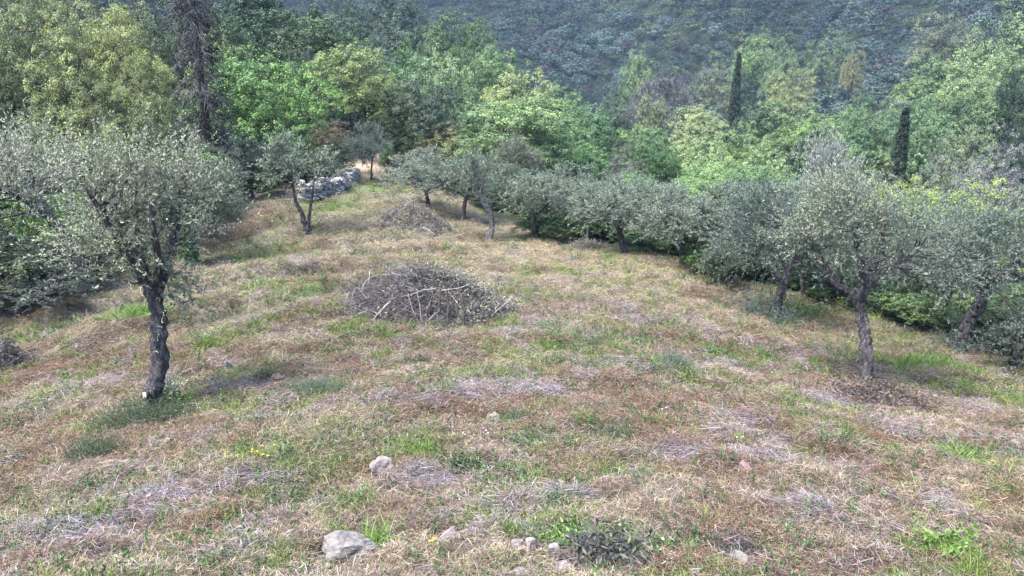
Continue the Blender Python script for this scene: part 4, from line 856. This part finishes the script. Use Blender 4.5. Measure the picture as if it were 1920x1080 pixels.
S_straw = [blades_lying(i, mat_=M_STRAW) for i in (1, 2, 3)] + [blades_lying(4, 80, .2, .08, .06, .18, mat_=M_STRAW)] + [blades_up(5, 50, .12, .04, .13, (.002, .004), .9, mat_=M_STRAW), blades_up(6, 36, .08, .05, .16, (.0015, .003), .7, M_STRAW)]
S_litter = [blades_lying(11, 130, .2, .05, .02, .07, (.004, .009), M_LITTER), blades_lying(12, 110, .18, .08, .03, .08, (.003, .008), M_LITTER), blades_lying(13, 90, .16, .1, .04, .11, (.002, .005), M_LITTER)]
S_grass = [blades_up(21, 46, .08, .05, .14, mat_=M_GRASS), blades_up(22, 40, .1, .04, .1, (.004, .007), .9, M_GRASS), blades_up(23, 30, .05, .1, .22, (.004, .006), .5, M_GRASS)]
S_weed = [weedy(31, mat_=M_WEED), weedy(32, 14, 14, .1, .022, M_WEED), weedy(33, 8, 14, .2, .035, M_WEED)]
S_shrub = [weedy(51, 16, 26, .2, .014, M_WEED), weedy(52, 20, 24, .26, .012, M_WEED)]
S_twig = [blades_lying(41, 80, .22, .1, .06, .2, (.002, .0045), M_TWIG), blades_lying(42, 100, .2, .08, .05, .16, (.0015, .004), M_TWIG)]
def spots(n, rmin=3.2, rmax=60, am=.72, p=1.0):
    u = rng.rand(n); r = (rmin ** -p + u * (rmax ** -p - rmin ** -p)) ** (-1 / p); a = rng.uniform(-am, am, n); x = r * np.sin(a); y = r * np.cos(a); return x, y
def layer(name, n, srcs, dens, tints, label, smin=.8, smax=1.3, p=.85, flat=1., grow_=True, rmax=60, woods=0):
    x, y = spots(n, rmax=rmax, p=p); c = clearing(x, y); k = rng.rand(n) < dens(x, y) * np.maximum(c, woods)
    cl_ = fbm(n3, x * 3.1, y * 3.1, 3); k &= rng.rand(n) < .25 + smooth(.36, .56, cl_ if name != 'green_grass' else 1 - cl_) * (smooth(.38, .55, windrow(x, y)) if name == 'dry_grass' else smooth(.35, .5, 1 - windrow(x, y)) if name == 'leaf_litter' else 1)
    for a_, b__, r_ in STONES: k &= np.hypot(x - a_, y - b__) > r_ * .9 + .1
    x, y = x[k], y[k]; m_ = len(x); r = np.hypot(x, y); z = height(x, y); e_ = .15
    gx_ = (height(x + e_, y) - z) / e_; gy_ = (height(x, y + e_) - z) / e_
    s = (smin + (smax - smin) * rng.rand(m_)) * (np.interp(r, [4, 12, 30, 60], [.72, 1.0, 1.55, 2.2]) if grow_ else 1)
    rt = np.stack([np.arctan(gy_), -np.arctan(gx_), rng.rand(m_) * 6.28], 1); sc_ = np.stack([s, s, s ** .8 * flat], 1)
    print(name, m_)
    return gn_scatter(name, np.stack([x, y, z], 1), rt, sc_, rng.randint(0, len(srcs), m_), tints(x, y, m_), srcs, label)
def f_green(x, y): return np.clip(field(ZG, x, y) * .95 + smooth(.5, .66, fbm(n3, x * .9 + 40, y * .9, 4)) * .5, 0, 1)
def f_red(x, y): return np.clip(field(ZR, x, y) * .9 + smooth(.5, .64, fbm(n4, x * 1.1, y * 1.1 + 11, 4)) * .5, 0, 1)
def f_pur(x, y): return np.clip(field(ZP, x, y) * .9 + smooth(.58, .7, fbm(n1, x * .9 + 5, y * .9 + 71, 4)) * .4, 0, 1)
def f_yel(x, y): return np.clip(field(ZY, x, y) * .9 + .65 * smooth(15, 24, y) + smooth(.5, .65, fbm(n2, x * .5 + 15, y * .5 + 31, 3)) * .3, 0, 1)
def lerp(a, b, f): return np.array(a) * (1 - f[:, None]) + np.array(b) * f[:, None]
def t_straw(x, y, m_):
    c = lerp((1.08, 1.04, .95), (1.34, 1.31, 1.06), f_yel(x, y)); c = c * (1 - .3 * f_red(x, y))[:, None] * (1 - f_red(x, y)[:, None] * np.array([0, .08, .1])); g_ = f_green(x, y)[:, None] * .4; return c * (1 - g_) + np.array([.72, .85, .5]) * g_ if False else (c * (1 - g_) + np.array([.72, .85, .5]) * g_) * (.75 + .5 * rng.rand(m_, 1))
layer('dry_grass', 150000, S_straw, lambda x, y: np.clip(.62 + .38 * f_yel(x, y) - .35 * f_green(x, y) - .3 * f_red(x, y) - .2 * f_pur(x, y), .1, 1), t_straw, 'cut straw coloured grass lying all over the clearing')
layer('leaf_litter', 110000, S_litter, lambda x, y: np.clip(.34 + .6 * f_red(x, y) - .42 * f_yel(x, y), .05, 1), lambda x, y, m_: (lerp((1.05, 1.03, 1.), (1.1, 1., .95), f_red(x, y))) * (.7 + .6 * rng.rand(m_, 1)), 'brown dead leaves and bracken crumbs between the grass')
layer('green_grass', 110000, S_grass, lambda x, y: np.clip(.11 + .8 * f_green(x, y), 0, 1), lambda x, y, m_: lerp((1.25, 1.15, 1.1), (.95, 1.05, .8), f_green(x, y)) * (.75 + .5 * rng.rand(m_, 1)), 'short fresh green grass growing in patches', woods=.25)
layer('low_weeds', 60000, S_weed, lambda x, y: np.clip(.09 + .4 * f_green(x, y), 0, 1), lambda x, y, m_: np.array([1, 1, 1.]) * (.7 + .6 * rng.rand(m_, 1)) * np.where(rng.rand(m_, 1) < .3, np.array([[1.1, 1.15, 1.3]]), 1), 'low dark green leafy weeds')
layer('twig_litter', 60000, S_twig, lambda x, y: np.clip(.09 + .9 * f_pur(x, y), 0, 1), lambda x, y, m_: lerp((1.1, 1, .95), (1.0, .99, 1.07), f_pur(x, y)) * (.7 + .6 * rng.rand(m_, 1)), 'grey fallen twigs strewn over the grass')

# ---- plants one can point at
def tuft_obj(name, px, py, wpx, label, cat, srcs, seed, n, mats, hs=1., group=None, flat=.5):
    """a clump made of many sprigs, one mesh"""
    g = np.random.RandomState(seed); b_ = hit(px, py); d = np.linalg.norm(b_); R = wpx * d / F / 2; V = []; Q = []; vv = []; o_ = 0
    for i in range(n):
        s = srcs[g.randint(len(srcs))]; k = len(s.vertices); v = np.empty(k * 3, np.float32); s.vertices.foreach_get('co', v); v = v.reshape(-1, 3); a = g.rand() * 6.28; c_, s_ = cos(a), sin(a); sc_ = hs * g.uniform(.45, 1.4); v = v @ np.array([[c_, s_, 0], [-s_, c_, 0], [0, 0, 1]]) * sc_
        r = R * 1.15 * g.rand() ** .85; a = g.rand() * 6.28; x, y = cos(a) * r, sin(a) * r * flat; z = float(height(b_[0] + x, b_[1] + y)) - b_[2]; V.append(v + [x, y, z]); q = np.empty(len(s.loops), np.int32); s.loops.foreach_get('vertex_index', q); Q.append(q.reshape(-1, 4) + o_); o_ += k
        at_ = np.empty(k, np.float32); s.attributes['v'].data.foreach_get('value', at_); vv.append(at_)
    me = mesh(name, np.concatenate(V), np.concatenate(Q), {'v': np.concatenate(vv), 'c': np.full(o_, .5)}, mats); o = obj(name, me, None, b_); tag(o, label, cat, group); return o
def blade_plain(name, stops): return make_blade(name, stops, .3, False)
M_GP = blade_plain('tuft green', [(0, (.07, .13, .03)), (.6, (.16, .28, .07)), (1, (.3, .42, .14))]); M_WP = blade_plain('sprig green', [(0, (.04, .06, .035)), (.6, (.1, .14, .08)), (1, (.22, .26, .18))])
M_WG = blade_plain('sage green', [(0, (.06, .09, .06)), (.6, (.15, .2, .15)), (1, (.28, .33, .27))]); M_DS = blade_plain('dark sprigs', [(0, (.03, .03, .035)), (.6, (.09, .085, .09)), (1, (.2, .19, .19))])
GT = 'tufts and weeds one can pick out in the clearing'
L_ = [('grass_tuft', 1790, 868, 44, 'feathery bright green tuft standing up at the right of the clearing', S_grass, 26, M_GP, 1.5),
 ('grass_tuft', 705, 1030, 34, 'upright yellow green tuft at the right side of the biggest stone', S_grass, 12, M_GP, 1.3),
 ('grass_tuft', 622, 1008, 22, 'thin green tuft at the upper left of the biggest stone', S_grass, 6, M_GP, 1.1),
 ('weed_plant', 1080, 1028, 90, 'low vivid green mat of weeds above the flat twig mat', S_weed, 60, M_GP, .9),
 ('weed_plant', 1770, 1048, 50, 'leafy bright green weed near the bottom right corner', S_weed, 26, M_GP, 1.2),
 ('weed_plant', 960, 800, 70, 'dark green weed just right of the small cream stone', S_shrub, 66, M_WP, 0.7),
 ('weed_plant', 870, 895, 70, 'green weed patch right of the pale pink flat stone', S_weed, 40, M_WP, 1.),
 ('weed_plant', 1262, 690, 44, 'upright sage green weed in the middle right of the clearing', S_shrub, 51, M_WG, 1.1),
 ('weed_plant', 1120, 655, 50, 'dark green weed right of the bright grass patch below the large heap', S_shrub, 45, M_WP, 0.8),
 ('weed_plant', 270, 800, 130, 'sprawling dark grey green undershrub round the foot of the left front olive', S_shrub, 130, M_WP, 1.2),
 ('weed_plant', 185, 855, 80, 'separate dark green shrublet lower left of the left front olive', S_shrub, 60, M_WP, 1.0),
 ('weed_plant', 320, 760, 26, 'bright green seedling touching the right side of the left olive trunk', S_weed, 14, M_GP, 1.6),
 ('weed_plant', 1150, 828, 70, 'dark green weed at the centre right of the lower clearing', S_shrub, 60, M_WP, 0.8),
 ('weed_plant', 590, 735, 80, 'blue green weed patch halfway between the left olive and the centre', S_shrub, 75, M_WG, 0.8),
 ('weed_plant', 970, 454, 50, 'dark green bush-like weed right of the bent trunk', S_shrub, 66, M_WP, 1.1),
 ('weed_plant', 1515, 660, 44, 'small dark weed between the two right olives', S_shrub, 39, M_WP, 0.8),
 ('weed_plant', 1380, 1040, 46, 'dark twiggy weed behind the greenish grey stone', S_twig, 16, M_DS, .8),
 ('weed_plant', 1600, 945, 46, 'dark grey weed in the lower right of the clearing', S_twig, 12, M_DS, .8),
 ('weed_plant', 1640, 840, 110, 'brown withered clump right of and below the tall right olive', S_litter, 26, blade_plain('withered', [(0, (.06, .035, .03)), (.6, (.18, .1, .075)), (1, (.36, .25, .2))]), 1.2),
 ('grass_tuft', 255, 590, 110, 'pale green grass strip behind the left front olive trunk', S_grass, 70, M_GP, 1.6),
 ('grass_tuft', 1750, 690, 120, 'long green grass strip running down the right edge of the clearing', S_grass, 90, M_GP, 1.4)]
for i, (nm, px, py, wpx, lab, src, n_, mt, hs) in enumerate(L_):
    d = np.linalg.norm(hit(px, py)); tuft_obj(nm, px, py, wpx, lab, 'grass tuft' if nm == 'grass_tuft' else 'weed', src, 300 + i, int(n_ * 1.3), [mt], hs, GT)
def flower(px, py, m_, label, seed, n, R=.07, group='little wild flowers'):
    g = np.random.RandomState(seed); b_ = hit(px, py); e = empty('wild_flower', b_); tag(e, label, 'flower', group); st = MB(); pt = MB()
    for i in range(n):
        p0 = np.array([g.normal() * R, g.normal() * R, 0]); hd = p0 + [g.normal() * .02, g.normal() * .02, .1 + .07 * g.rand()]; v, q = tubes(np.array([[p0, (p0 + hd) / 2 + g.normal(size=3) * .004, hd]]), np.array([[.0015, .0013, .001]]), 3); st.add(v, q, v=.6, c=.5)
        k = 7; a = np.arange(k) * 2 * pi / k; dd = np.stack([np.cos(a), np.sin(a), a * 0 + .25], 1); s_ = .011; v, q = leaves(hd + dd * s_ * .6, dd, np.stack([-np.sin(a), np.cos(a), a * 0], 1), np.full(k, s_ * 1.5), np.full(k, s_ * .8)); pt.add(v, q, v=g.rand(), c=.5)
    obj('stems', st.build('stems', [M_GP]), e); obj('petals', pt.build('petals', [m_]), e)
M_WPET = blade_plain('white petal', [(0, (.7, .7, .68)), (1, (.82, .82, .8))])
flower(487, 868, M_YELLOW, 'cluster of bright yellow flowers in the lower left of the clearing', 1, 9, .08)
flower(432, 872, M_YELLOW, 'few yellow flowers left of the bright cluster', 2, 4, .05)
flower(535, 850, M_YELLOW, 'sparse orange yellow flowers right of the bright cluster', 3, 4, .12)
flower(820, 1050, M_YELLOW, 'two yellow flowers at the bottom right of the biggest stone', 4, 3, .04)
for i, (px, py, w_) in enumerate([(910, 829, 'small white flower right of the green weed patch'), (870, 830, 'small white flower above the green weed patch'), (1135, 1048, 'white flower over the flat twig mat'), (1160, 1010, 'white flower right of the vivid green mat'), (1226, 1050, 'white flower right of the flat twig mat'),
  (1250, 782, 'white flower in the middle right of the clearing'), (1385, 838, 'white flower above the small upright reddish stone'), (1166, 977, 'white flower farther up from the vivid green mat')]): flower(px, py, M_WPET, w_, 20 + i, 2, .03)

# ------------------------------------------------------------------ air
hz = bpy.data.meshes.new('haze'); x0, x1, y0, y1, z0, z1 = -680, 680, -110, 960, float(Z.min()) - 1, float(Z.max()) + 15
hz.from_pydata([(x, y, z) for z in (z0, z1) for y in (y0, y1) for x in (x0, x1)], [], [(0, 2, 3, 1), (4, 5, 7, 6), (0, 1, 5, 4), (2, 6, 7, 3), (0, 4, 6, 2), (1, 3, 7, 5)])
m, t, out = mat('haze'); pv = nd(t, 'ShaderNodeVolumePrincipled'); pv.inputs['Color'].default_value = (.42, .62, 1, 1); pv.inputs['Density'].default_value = HAZE; t.links.new(pv.outputs[0], out.inputs['Volume']); hz.materials.append(m)
if HAZE > 0: h_ = obj('haze', hz); tag(h_, kind='stuff')
for r_ in DIAG:
    if r_[3] < 1.5 or r_[3] > 14: print('CHECK HEIGHT', r_)
print('objects', len(bpy.data.objects))
